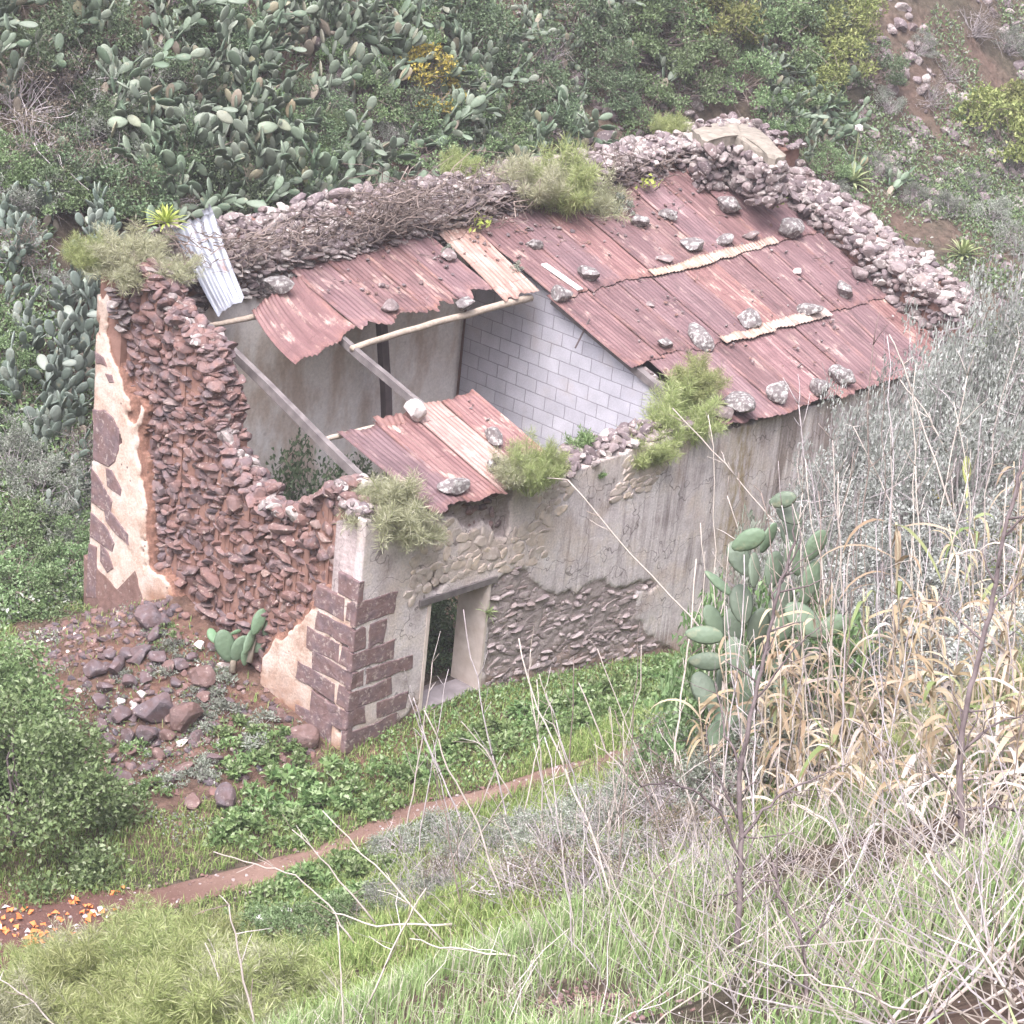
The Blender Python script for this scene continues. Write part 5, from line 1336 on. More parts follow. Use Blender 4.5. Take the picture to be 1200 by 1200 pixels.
# terrace rosettes
AG = proto(rosette_mesh('rosette_plant', 5, 40, .62, .10, 'aloe', True))
AG2 = proto(rosette_mesh('rosette_plant', 6, 40, .62, .10, 'aloe', False))
for p, u, v, s, lab in ((AG, 998, 214, 1.2, 'pale rosette plant with a white flower head beyond the side wall'), (AG2, 1128, 300, 1.2, 'pale rosette plant beyond the lower end of the side wall')):
    o = put(p, onp(u, v), None, s); tag(o, lab, 'rosette plant', 'rosette plants beyond the side wall')
for u, v, s in ((1030, 200, .6), (1070, 235, .6), (1110, 250, .7), (1160, 260, .8), (1190, 290, .8), (1140, 220, .6), (980, 230, .5)):
    plant(GREY, u, v, s, 'grey shrub on the terrace', 'shrub', 'grey shrubs on the terrace')

# ------------------------------------------------------------------ plants growing on the ruin
G3 = 'plants growing on the walls'
def wallplant(p, P, s, lab, cat='plant', rot=None, tilt=None):
    o = put(p, P, rot, s, None, tilt); tag(o, lab, cat, G3); return o
def bk(u, v): return on_plane(u, v, 1, LY-.3)
wallplant(FEN[0], on_plane(655, 250, 1, 5.75), (1.9, 1.3, 1.7), 'big feathery fennel sprawling over the back parapet')
wallplant(FEND[0], on_plane(618, 240, 1, 5.85), (1.5, 1.1, 1.35), 'drier fennel merging with the big one on the back parapet')
wallplant(FENH[0], on_plane(692, 250, 1, 5.65), (1.4, 1.2, 1.5), 'dry fennel hanging from the back parapet above the stones')
wallplant(FEN[1], on_plane(540, 215, 1, LY+.2), (.75, .75, .85), 'small upright fennel behind the middle of the back parapet')
wallplant(FEN[2], on_plane(785, 165, 1, LY+.2), (.7, .7, .75), 'small fennel behind the back parapet near the top corner')
wallplant(FEND[0], np.array([.35, 6.2, 6.25]), (1.25, 1.25, .95), 'brown-green dry fennel crowning the tall gable corner')
wallplant(FENH[0], np.array([.15, 5.9, 6.1]), (1.1, 1.1, 1.2), 'dry fennel drooping over the face of the tall gable corner')
wallplant(FEN[1], np.array([-.05, 6.75, 6.1]), (.75, .75, .8), 'fresh green fennel on the outer edge of the tall gable corner')
wallplant(FEND[1], np.array([.6, 5.5, 6.1]), (.9, .9, .8), 'dry fennel beside the rosette on the gable corner')
ROS = proto(rosette_mesh('rosette_plant', 7, 46, .42, .06, 'lime'))
wallplant(ROS, bk(194, 262), 1.15, 'bright lime green rosette on the wall above the gable corner', 'rosette plant')
ROS2 = proto(rosette_mesh('rosette_plant', 8, 26, .34, .035, 'aloe'))
wallplant(ROS2, on_plane(570, 718, 1, -.06), .85, 'small spiky rosette rooted in the front wall beside the doorway', 'rosette plant', None, (.9, 0))
LIM = [proto(bigleaf_mesh('creeper', 9, 24, .38, .15)), proto(bigleaf_mesh('creeper', 10, 24, .38, .15, 'leaf_yellow'))]
wallplant(LIM[0], on_roof(560, 270, .1), .8, 'lime green leafy creeper at the head of the pale orange sheet', 'creeper')
wallplant(LIM[0], on_roof(757, 222, .15), .75, 'lime green leaves on the parapet above the upper roof course', 'creeper')
wallplant(LIM[1], on_roof(905, 243, .2), .9, 'yellow-green leafy plant between the top corner and the side parapet', 'creeper')
SG = proto(shrub_mesh('grey_shrub', 160, .3, .32, 700, .05, .6, 18, .25, ('leaf_grey', 'twig_grey'), .4, 8, .006))
wallplant(SG, on_roof(728, 248, .05), .95, 'small blue-grey shrub at the foot of the back parapet', 'shrub')
wallplant(SG, on_roof(525, 298, .05), .5, 'tuft of moss and leaves on the pale orange sheet', 'tuft')
wallplant(SG, on_roof(605, 318, .05), .5, 'grey-green tuft at the seam beside the pale orange sheet', 'tuft')
wallplant(SG, on_roof(1022, 305, .2), .9, 'grey-green weed in the rubble spill by the side parapet', 'weed')
wallplant(SG, on_roof(1042, 322, .2), 1.0, 'larger grey weed lower in the rubble spill', 'weed')
def fr(u, v, y=.25): return on_plane(u, v, 1, y)
wallplant(FENH[1], fr(458, 608, .05), (1.35, 1.2, 1.3), 'pale fennel hanging from the wall head at the near corner')
wallplant(FENH[0], fr(475, 628, -.05), (1.0, .9, .9), 'lower tuft of the fennel hanging at the near corner')
wallplant(FEND[0], fr(440, 590, .35), (.6, .6, .5), 'small dry tuft behind the hanging fennel at the near corner')
wallplant(FEN[1], on_roof(620, 578, .03), (.75, .75, 1.2), 'tall narrow fennel on the eave of the small lower roof')
wallplant(FEND[0], on_roof(598, 570, .03), (.7, .7, .9), 'bushy fennel behind the squarish pale stone on the lower roof')
wallplant(FEN[0], on_roof(643, 566, .03), (.65, .65, .75), 'short bright fennel at the end of the small lower roof')
wallplant(FEN[0], fr(790, 520, .3), (1.35, 1.35, 1.4), 'largest fennel on the front wall beside the main roof edge')
wallplant(FEN[2], fr(752, 545, .15), (1.05, 1.05, .9), 'lower half of the largest fennel, hanging over the front wall')
wallplant(FEN[1], on_roof(815, 468, .03), (.9, .9, 1.0), 'upper part of the largest fennel, against the roof stones')
GW = proto(fennel_mesh('green_herb', 130, .3, .3, 1100, 16, ('weed', 'leaf_bright'), .0, .09, .014))
wallplant(GW, fr(683, 527, .35), 1.0, 'bright green herb on the bare wall head beside the gap', 'herb')
wallplant(GW, fr(700, 560, .0), .45, 'little green tuft under the wall head', 'herb')
# dead creepers tangled over the parapet
for i, (u, v, nn, sz, lab) in enumerate(((410, 268, 90, (2.2, .4, .5), 'dead dark creeper tangled over the parapet above the red sheets'), (520, 245, 130, (2.6, .5, .8), 'thick dead creeper tangle on the parapet left of the big fennel'),
                                     (610, 250, 90, (1.6, .5, .7), 'dead stems under the big fennel'), (225, 300, 50, (.9, .8, .5), 'dead stems lying over the grey galvanised sheet'), (860, 215, 50, (.9, .7, .4), 'dead twigs at the top corner of the roof'), (310, 290, 80, (1.6, .5, .5), 'dead creeper on the parapet just right of the grey galvanised sheet'), (745, 205, 90, (1.8, .5, .6), 'dead creeper on the parapet between the big fennel and the top corner'), (460, 250, 80, (1.6, .6, .6), 'dead creeper matted over the middle of the left parapet'))):
    o = twig_tangle('dead_creeper', 400+i, nn, sz); o.location = on_plane(u, v-4, 1, 5.82); tag(o, lab, 'creeper', 'dead creepers on the ruin')
# shrubs growing inside
DIN = [proto(shrub_mesh('inner_shrub', 170+i, .8, 1.9, 4200, .085, .6, 50, .18, ('leaf_dark', 'twig'), .3)) for i in range(2)]
for u, v, y, s, lab in ((365, 530, 5.2, 1.05, 'dark shrub filling the room below the leaning rafter'), (418, 522, 5.3, .85, 'dark shrub in the room under the small lower roof'), (340, 560, 4.6, .6, 'smaller dark shrub in the room behind the broken gable')):
    P = on_plane(u, v, 1, y); o = put(DIN[0], (P[0], P[1], gz(P[0], P[1])-.05), None, (s, s, s*(P[2]-gz(P[0], P[1])+.55)/1.9)); tag(o, lab, 'shrub', 'shrubs growing in the ruined room')
for x, y, s, lab in ((2.6, 1.7, .95, 'dark shrub filling the doorway'), (3.5, 2.2, .9, 'dark shrub further inside the doorway')):
    o = put(DIN[1], (x, y, 0), None, (s, s, s*1.15)); tag(o, lab, 'shrub', 'shrubs growing in the ruined room')

# ------------------------------------------------------------------ heap cactus with separate pads
def pad_plant(name, label, pads, base, depth_t, mat, seed, group=None, stems=(), jitter=.12):
    """pads: (cx, cy, length px, lean degrees from upright in the picture, facing, width factor)"""
    r = np.random.default_rng(seed); root = empty(name, tuple(base)); tag(root, label, 'cactus', group)
    for (cx, cy, L, lean, facing, wf) in pads:
        t = depth_t+r.normal()*jitter; C = at_dist(cx, cy, t); Lm = L*t/FOC
        a = math.radians(lean); up = unit(UPV*math.cos(a)+RGT*math.sin(a)+FWD*r.normal()*.25)
        nr = unit(-FWD*math.cos(facing)+RGT*math.sin(facing))
        mb = MB(); add_pad(mb, (0, 0, 0), up, nr, Lm, wf, 0, r.normal()*.06)
        o = mb.build('cactus_pad', MAT[mat], root, smooth=True); o.location = C-up*Lm/2-np.asarray(base)
    for pts in stems:
        mb = MB(); P = [at_dist(x, y, depth_t)-np.asarray(base) for x, y in pts]; tube(mb, P, np.linspace(.06, .045, len(P)), 6); mb.build('stem', MAT['padwood'], root, smooth=True)
    return root
B, t0 = on_ground(281, 792)
t0 = (B-CAM)@FWD-.1
pad_plant('prickly_pear', 'small dark prickly pear growing on the debris heap against the gable', [(264, 757, 42, -12, .2, .72), (249, 745, 20, -25, .3, .75), (281, 760, 36, 25, .5, .75), (276, 741, 14, 70, 1.0, .5), (292, 752, 34, 20, .9, .55), (303, 729, 34, 22, .5, .62),
          (315, 734, 26, 25, .2, .75), (308, 754, 32, 48, .2, .6), (325, 748, 22, 60, .2, .85), (287, 770, 22, 5, .5, .6)], B, t0, 'pad_green', 5, None, ([(272, 788), (274, 772), (278, 762)], [(292, 776), (294, 764), (298, 748)]))

# ------------------------------------------------------------------ weeds and turf on the terrace
G4 = 'leafy weeds on the terrace'
for u, v, s in ((300, 905, 1.2), (335, 890, 1.1), (330, 930, 1.3), (375, 915, 1.2), (410, 935, 1.1), (450, 915, 1.1), (300, 960, 1.1), (285, 990, 1.2), (385, 955, 1.2), (440, 950, .9), (345, 965, 1.0), (500, 895, 1.1), (540, 880, 1.0), (480, 915, .9), (420, 905, .9), (580, 868, 1.1), (270, 968, .9), (360, 985, .9),
              (620, 850, 1.1), (655, 838, 1.1), (690, 826, 1.1), (725, 818, 1.1), (760, 805, 1.1), (785, 790, 1.0), (640, 868, 1.0), (680, 858, 1.0), (715, 848, 1.0), (755, 838, 1.0), (790, 822, 1.0), (600, 885, 1.0), (745, 855, .9),
              (360, 1045, 1.1), (400, 1035, 1.2), (440, 1030, 1.1), (330, 1058, .9), (420, 1060, 1.1), (380, 1075, 1.1)):
    plant(WEED, u+rng.normal()*4, v+rng.normal()*3, s*rng.uniform(.9, 1.15), 'low green weed', 'weed', G4)
G5 = 'grey weeds on the debris heap'
for u, v, s in ((215, 725, 1.0), (235, 715, .9), (205, 765, .9), (192, 790, .7), (255, 800, .9), (285, 815, 1.0), (300, 830, .9), (150, 795, .6), (165, 880, .7), (290, 800, .9), (235, 770, .6), (250, 830, .8), (300, 875, .9), (330, 850, .6), (225, 815, .6), (265, 840, .9), (310, 850, .9), (280, 860, .9), (240, 855, .7), (222, 740, .8), (250, 820, .8), (195, 745, .7), (180, 745, .6), (300, 790, .8), (320, 870, .9), (245, 905, .9), (200, 920, .8), (180, 930, .7), (230, 915, .8), (270, 885, .9), (310, 820, .7)):
    plant(WEEDG if rng.random() < .6 else WEED, u, v, s, 'pale weed on the heap', 'weed', G5, dz=-.03)

def turf(name, mat, X, Y, rt, h, w, lean=.5, seg=2):
    n = len(X); Z = ground(X, Y)
    a = rt.uniform(0, 6.28, n); H = h*rt.uniform(.45, 1.25, n); ln = lean*rt.random(n)
    d = np.stack([np.cos(a), np.sin(a), 0*a], -1); sd = np.stack([-np.sin(a), np.cos(a), 0*a], -1)
    W = (w*rt.uniform(.6, 1.3, n))[:, None]
    b = np.stack([X, Y, Z-.02], -1)
    m = b+d*(H*ln*.35)[:, None]+np.array([0, 0, 1.])*(H*.6)[:, None]
    t = b+d*(H*ln*1.1)[:, None]+np.array([0, 0, 1.])*(H*(1-.35*ln))[:, None]
    V = np.stack([b-sd*W, b+sd*W, m+sd*W*.7, m-sd*W*.7, t], 1).reshape(-1, 3); i = np.arange(n)*5
    mb = MB(); mb.add(V, [np.stack([i, i+1, i+2, i+3], 1), np.stack([i+3, i+2, i+4], 1)])
    o = mb.build(name, MAT[mat]); o['kind'] = 'stuff'; return o
def path_dist(X, Y):
    d = np.full(X.shape, 1e9)
    for i in range(0, len(PATH_XY), 2): d = np.minimum(d, np.hypot(X-PATH_XY[i, 0], Y-PATH_XY[i, 1]))
    return d
rt = np.random.default_rng(501)
n = 230000; X = rt.uniform(-9, 14, n); Y = rt.uniform(-5, 8, n)
g = fbm(np.stack([X*.9, Y*.9, 0*X], -1), 3, 88); heapm = np.hypot((X+1.2)/2.4, (Y-3.2)/3.2)
pw = np.interp(X, [-9, -5.6, -3.5, 4], [.95, .38, .14, .17])
keep = ~((X > -.1) & (Y > -.05) & (Y < LY+.1)) & (path_dist(X, Y) > pw+.25*g) & ((heapm > 1.05+.3*g) | (rt.random(n) < .08)) & (g > -.5)
turf('short_grass', 'grass_short', X[keep], Y[keep], rt, .15, .009, .9)
X2, Y2 = rt.uniform(.3, 14, 9000), rt.uniform(-2.6, -.1, 9000); k2 = path_dist(X2, Y2) > .28
cover('wall_foot_weeds', ['weed', 'weed', 'leaf_bright'], np.stack([X2[k2], Y2[k2], ground(X2[k2], Y2[k2])+rt.random(k2.sum())*.14], -1), rt, .07, .7)
# near slope
n = 400000; X = rt.uniform(-19, 13, n); Y = rt.uniform(-19.5, -2.6, n)
u, v = np.array(proj(np.array([CAM+FWD]))[0]), 0
dd = np.stack([X, Y, ground(X, Y)], -1)-CAM; zz = dd@FWD; uu = 600+FOC*(dd@RGT)/zz; vv = 600-FOC*(dd@UPV)/zz
g = fbm(np.stack([X*.7, Y*.7, 0*X], -1), 4, 89)
keep = (zz > 7.5) & (uu > -150) & (uu < 1350) & (vv < 1420) & (vv > 500) & (g > -.22) & (path_dist(X, Y) > .22) & (np.hypot((uu-690)/70, (vv-1185)/22) > 1+g)
X, Y, g, zz = X[keep], Y[keep], g[keep], zz[keep]
nearm = zz < 19
turf('meadow_grass', 'grass', X[nearm], Y[nearm], rt, .26, .0045, .7); 
turf('slope_grass', 'grass_short', X[~nearm], Y[~nearm], rt, .22, .008, .7)
# the same slope on either side of the view and round the photographer's feet
n = 420000; X = rt.uniform(-30, 26, n); Y = rt.uniform(-28, -2.4, n)
dd = np.stack([X, Y, ground(X, Y)], -1)-CAM; zz = dd@FWD; zs = np.maximum(zz, .5); uu = 600+FOC*(dd@RGT)/zs; vv = 600-FOC*(dd@UPV)/zs
g = fbm(np.stack([X*.7, Y*.7, 0*X], -1), 4, 89)
seen = (zz > 7.5) & (uu > -150) & (uu < 1350) & (vv < 1420) & (vv > 500)
keep = ~seen & (g > -.3) & (np.hypot(X-CAM[0], Y-CAM[1]) > 1.0) & ~((zz > .3) & (zz < 8) & (uu > -400) & (uu < 1600) & (vv < 1250)) & (path_dist(X, Y) > .3)
turf('outer_grass', 'grass', X[keep], Y[keep], rt, .24, .009, .8)
n = 9000; X = rt.uniform(-3.4, -.1, n); Y = rt.uniform(-.3, 6.4, n); g = fbm(np.stack([X*1.3, Y*1.3, 0*X], -1), 3, 99); k = g > .08
cover('heap_herbs', ['leaf_grey', 'weed', 'leaf_grey'], np.stack([X[k], Y[k], ground(X[k], Y[k])+rt.random(k.sum())*.10], -1), rt, .06, .6)
# ------------------------------------------------------------------ foreground slope
G6 = 'grey brush on the near slope'
for u, v, s, k in ((470, 1000, .55, 0), (520, 985, .6, 0), (565, 1010, .6, 0), (610, 985, .55, 0), (650, 1000, .6, 0), (700, 975, .6, 0), (745, 965, .55, 0), (770, 915, .6, 0), (800, 900, .6, 1), (540, 1045, .5, 1), (600, 1050, .55, 1), (680, 1040, .5, 1), (730, 1020, .5, 0), (790, 960, .6, 1), (500, 1060, .5, 0), (450, 1065, .5, 0), (810, 870, .6, 0), (780, 880, .55, 0), (820, 1000, .5, 1)):
    plant([GREY, DRY][k], u+rng.normal()*5, v, s, ['silver-grey brush', 'dry grey brush'][k], 'brush', G6)
for u, v, s in ((345, 1100, .5), (400, 1095, .55), (300, 1090, .4)):
    plant(MID, u, v, s, 'low green bush below the path', 'bush', 'green bushes below the path')
G7 = 'feathery fennel on the near slope'
for u, v, s in ((60, 1200, 1.3), (130, 1190, 1.5), (200, 1175, 1.4), (255, 1190, 1.3), (100, 1150, 1.1), (175, 1135, 1.2), (235, 1130, 1.0), (300, 1205, 1.2), (20, 1230, 1.3), (150, 1235, 1.3), (340, 1180, .9), (50, 1160, .9), (230, 1240, 1.3)):
    plant(FEN if rng.random() < .8 else FEND, u, v, s, 'feathery yellow-green fennel', 'fennel', G7)
for u, v, s in ((880, 800, 1.2), (1090, 900, 1.0), (1180, 850, 1.2), (1010, 860, .9)):
    plant(FEN, u, v, s*.7, 'green fennel among the dry reeds', 'fennel', 'fennel among the reeds')

# silver shrubs standing in front of the far end of the house
SIL = [proto(shrub_mesh('silver_shrub', 200+i, .95, 1.7, 6500, .05, .55, 90, .12, ('leaf_silver', 'twig_grey'), .5, 60, .009, .35)) for i in range(3)]
G8 = 'silver shrubs before the far end of the house'
SILS = [(1000, 540, 30, .9), (1050, 560, 28, 1.0), (1100, 520, 29, 1.05), (1150, 470, 30, 1.1), (1195, 450, 29, 1.1), (1075, 620, 25, .9), (1130, 620, 25, 1.0), (1190, 600, 24, 1.0), (1010, 620, 27, .9), (955, 600, 29, .85), (1215, 340, 30, 1.0),
  (1175, 345, 31, .9), (1110, 410, 32, .9), (1040, 470, 32, .9), (1150, 700, 22, .8), (985, 680, 25, .7), (1200, 710, 21, .8), (1080, 430, 31, .7), (1145, 380, 31, .8), (1020, 580, 29, .9), (930, 680, 27, .7), (1090, 350, 29, .6), (1150, 300, 28, .7), (1195, 270, 28, .8), (1040, 400, 30, .6), (1000, 450, 30, .6), (1180, 400, 26, .8), (1120, 400, 27, .7), (1060, 500, 30, .8), (1125, 460, 31, .9), (975, 560, 31, .8), (1090, 690, 23, .7)]
for u, v, t, s in SILS:
    P = at_dist(u, v, t); g_ = gz(P[0], P[1]); top = P[2]
    hh = max(top-g_, .6)+.25
    o = put(SIL[int(rng.integers(3))], np.array([P[0], P[1], g_-.05]), None, (s*1.25, s*1.25, min(hh/1.7, 2.6))); tag(o, where_label('tall silver-leaved shrub', np.array([P[0], P[1], top])), 'shrub', G8)
for u, v, s in ((850, 905, .8), (890, 925, .9), (925, 900, .8), (830, 885, .7), (950, 880, .8), (870, 940, .7)):
    plant(GREY, u, v, s, 'grey brush at the foot of the large prickly pear', 'brush', 'grey brush round the large prickly pear')

# prickly pear beside the front wall
B, t0 = on_ground(900, 905); t0 = t0-.2
pp = [(877, 633, 44, 62, .3, .7), (867, 655, 46, -28, .2, .72), (884, 668, 44, 5, .8, .62), (842, 683, 44, 130, 1.2, .5), (869, 708, 48, -8, .1, .75), (906, 668, 46, 10, .5, .7), (950, 683, 56, 18, .7, .7), (942, 727, 56, -48, .3, .72), (837, 728, 44, -30, .6, .7),
      (825, 744, 46, 95, .4, .6), (829, 775, 46, 92, .5, .6), (826, 810, 50, -25, .1, .72), (844, 802, 48, 4, 1.1, .7), (917, 586, 34, 75, .2, .72), (925, 604, 34, -60, .2, .72), (860, 735, 48, -5, .3, .75), (912, 742, 50, 20, .2, .75), (875, 845, 54, 5, .2, .8), (915, 850, 54, 14, .4, .8), (845, 870, 54, -12, .3, .8), (972, 735, 50, 62, .3, .6), (888, 735, 50, 12, .4, .72), (905, 765, 52, -14, .3, .74),
      (865, 770, 50, -18, .4, .72), (930, 655, 44, -20, .6, .7), (915, 705, 50, 25, .4, .72), (955, 640, 44, 30, .5, .7), (880, 810, 54, 8, .3, .75), (920, 815, 54, -12, .5, .75), (855, 850, 54, -22, .3, .75), (895, 865, 56, 10, .4, .75), (935, 770, 50, 30, .4, .7), (960, 770, 48, 40, .6, .7), (925, 625, 40, -10, .3, .7), (900, 630, 40, 25, .9, .7)]
pad_plant('prickly_pear', 'large prickly pear with big pads standing before the front wall', pp, B, t0, 'pad', 15, None, ([(900, 905), (895, 860), (890, 810)],), .35)

for u, v, dt, top, kind, lab in ((870, 745, 2.0, 655, 0, 'green shrub behind the large prickly pear, nearer the doorway'), (935, 720, 2.0, 600, 1, 'grey shrub behind the middle of the large prickly pear'), (965, 760, 1.0, 640, 0, 'green shrub beside the large prickly pear, towards the reeds'), (905, 800, 1.2, 700, 1, 'grey shrub low behind the large prickly pear'),
                          (840, 840, .9, 775, 0, 'green shrub at the end of the path beside the large prickly pear'), (900, 640, 4.0, 570, 1, 'grey shrub against the wall above the large prickly pear'), (950, 620, 3.5, 520, 1, 'grey shrub below the far eave above the large prickly pear')):
    P = at_dist(u, v, t0+dt); g_ = gz(P[0], P[1]); T = at_dist(u, top, t0+dt); hh = max(T[2]-g_, .5)
    o = put((MID if kind == 0 else GREY)[int(rng.integers(3))], (P[0], P[1], g_-.05), None, (.8, .8, hh/1.15)); tag(o, lab, 'shrub', 'shrubs round the large prickly pear')
# giant reeds
def ribbon(mb, p0, d0, L, w, curl, rr, mat=0, seg=9):
    d = unit(d0); p = np.asarray(p0, float); sd = unit(np.cross(d, (0, 0, 1))+rr.normal(size=3)*.15); V = []
    for k in range(seg):
        t = k/(seg-1); ww = w*(1-t)**.55*(.55+.45*min(1, t*5)); tw = rr.normal()*.02
        V += [p-sd*ww/2, p+sd*ww/2]
        p = p+d*L/(seg-1); d = unit(d+np.array([0, 0, -1.0])*curl*(.3+t)*1.5/(seg-1)*2+rr.normal(size=3)*.05)
        sd = unit(sd-np.dot(sd, d)*d)
    i = np.arange(seg-1)[:, None]*2; mb.add(V, np.concatenate([i, i+1, i+3, i+2], 1), mat)
def reed(P, top, seed, n=16, L=.55, w=.045, label='', mats=('reed', 'reed_green'), rad=.016, curl=1.6, group='dry giant reeds on the near slope'):
    rr = np.random.default_rng(seed); root = empty('reed_plant', tuple(P)); H = np.asarray(top)-np.asarray(P)
    tag(root, label, 'reed', group)
    st = wiggle((0, 0, -.05), H, 10, .02, rr); mb = MB(); tube(mb, st, np.linspace(rad, rad*.55, 10), 6); mb.build('stem', MAT['reed'], root, smooth=True)
    mb = MB()
    for k in range(n):
        f = rr.uniform(.12, 1.0)**.8*8.99; i = int(f); q = st[i]*(1-f+i)+st[min(i+1, 9)]*(f-i); a = rr.uniform(0, 6.28)
        d = np.array([math.cos(a), math.sin(a), rr.uniform(.3, 1.6)])
        ribbon(mb, q, d, L*rr.uniform(.5, 1.15), w*rr.uniform(.5, 1.1), curl*rr.uniform(.5, 1.6), rr, int(rr.random() < .18) if len(mats) > 1 else 0)
    mb.build('leaves', [MAT[m] for m in mats], root, smooth=True)
    return root
rr = np.random.default_rng(640)
t_ = 15.5
P, tt = on_ground(1078, 905); P = P
reed(P, at_dist(1050, 612, tt-.6), 641, 20, .75, .060, 'tall reed with long drooping straw and green leaves above the others', ('reed', 'reed_green'), .017, 1.3)
P, tt = on_ground(1010, 880); reed(P, at_dist(1012, 690, tt-.4), 642, 18, .6, .05, 'reed with green-striped arching leaves just left of the tall reed', ('reed_green', 'reed'), .016, 1.4)
for u, v, top in ((905, 905, 815), (935, 890, 790), (960, 915, 800), (985, 900, 760), (1030, 915, 770), (1060, 890, 730), (1100, 870, 700), (1130, 880, 680), (1165, 860, 690), (1190, 880, 700), (1150, 830, 620), (1185, 800, 600), (1110, 820, 690), (940, 935, 850), (885, 930, 850), (980, 850, 730), (1205, 760, 560), (1090, 930, 800), (1010, 945, 850), (925, 860, 760), (1195, 690, 540), (900, 870, 790), (870, 900, 830), (845, 930, 860), (960, 870, 770), (1000, 900, 800), (1045, 860, 740), (1080, 850, 700), (1120, 910, 780), (1150, 920, 800), (1185, 920, 790), (1070, 950, 850), (975, 950, 860), (1205, 830, 700), (1140, 790, 620), (835, 950, 800), (860, 935, 760), (890, 950, 740), (915, 930, 720), (945, 940, 730), (965, 880, 680), (880, 900, 770)):
    P, tt = on_ground(u, v); T = at_dist(u+rr.normal()*14, top+rr.normal()*10, tt-.3)
    reed(P, T, 650+u, int(rr.integers(14, 24)), .58, .058, where_label('dry straw-coloured reed with curled leaves', T), ('reed', 'reed_green') if rr.random() < .5 else ('reed', 'straw'), .013, 2.0)

# fallen curled reed leaves, too many to count
mb = MB(); rq2 = np.random.default_rng(661)
for _ in range(900):
    u, v = rq2.uniform(800, 1230), rq2.uniform(740, 985); P, t = on_ground(u, v)
    if t > 28: continue
    a = rq2.uniform(0, 6.28); ribbon(mb, P+(0, 0, rq2.random()*.5), (math.cos(a), math.sin(a), rq2.uniform(-.2, 1.2)), rq2.uniform(.25, .6), rq2.uniform(.025, .06), rq2.uniform(.8, 2.6), rq2, int(rq2.integers(3)), 7)
o = mb.build('reed_litter', [MAT['reed'], MAT['straw'], MAT['reed']], smooth=True); o['kind'] = 'stuff'
# bare saplings
def sapling(label, paths, base_px, seed):
    """paths: list of (polyline px, base radius m)"""
    r = np.random.default_rng(seed); P, t0 = on_ground(*base_px); root = empty('bare_sapling', tuple(P)); tag(root, label, 'sapling', 'bare saplings on the near slope')
    for k, (pl, rad) in enumerate(paths):
        dep = r.normal()*.15 if k else 0; n = len(pl)
        pts = np.array([at_dist(x, y, t0+dep*(i/(max(n-1, 1)))) for i, (x, y) in enumerate(pl)])-P
        s = np.linspace(0, n-1, (n-1)*4+1); Q = np.stack([np.interp(s, np.arange(n), pts[:, a]) for a in range(3)], -1)
        Q[1:-1] += r.normal(size=Q[1:-1].shape)*.006
        mb = MB(); tube(mb, Q, np.linspace(rad, rad*.4, len(Q)), 6)
        if k == 0: Q[0] -= (0, 0, .1)
        # side twigs
        for _ in range(int(len(Q)*.9)):
            j = int(r.integers(1, len(Q))); d = unit(Q[min(j+1, len(Q)-1)]-Q[j-1])+r.normal(size=3)*.7
            tube(mb, wiggle(Q[j], Q[j]+unit(d)*r.uniform(.08, .4), 5, .09, r), np.linspace(rad*.32, rad*.12, 5), 4)
        mb.build('trunk' if k == 0 else 'branch', MAT['bark'], root, smooth=True)
    return root
sapling('shorter bare sapling with a forked thorny crown in the grass', [([(862, 1130), (866, 1060), (868, 1000), (866, 930), (872, 880), (888, 800), (902, 740), (916, 680), (932, 635)], .022), ([(868, 1010), (845, 955), (820, 930), (790, 915), (752, 922)], .011), ([(866, 985), (895, 950), (925, 925), (975, 903)], .011), ([(870, 900), (850, 860), (838, 800)], .009),
    ([(885, 820), (930, 760), (960, 735)], .007), ([(868, 1060), (905, 1020), (950, 1000)], .008), ([(866, 960), (835, 900), (828, 850)], .008)], (862, 1135), 901)
sapling('taller bare sapling with dark trunk rising through the reeds', [([(1125, 1020), (1127, 960), (1124, 900), (1128, 850), (1142, 790), (1160, 720), (1172, 650), (1190, 570), (1204, 520)], .026), ([(1126, 940), (1105, 915), (1090, 905)], .010), ([(1127, 950), (1165, 945), (1205, 955)], .010), ([(1128, 880), (1160, 850), (1200, 838)], .010), ([(1150, 750), (1120, 720), (1100, 690)], .008), ([(1160, 715), (1185, 690), (1210, 670)], .008)], (1125, 1025), 902)
sapling('thin dark leaning stem in the grass at the lower right', [([(950, 1205), (946, 1150), (938, 1095), (915, 1050), (905, 1010)], .010), ([(944, 1110), (970, 1070), (985, 1030)], .006)], (950, 1200), 903)
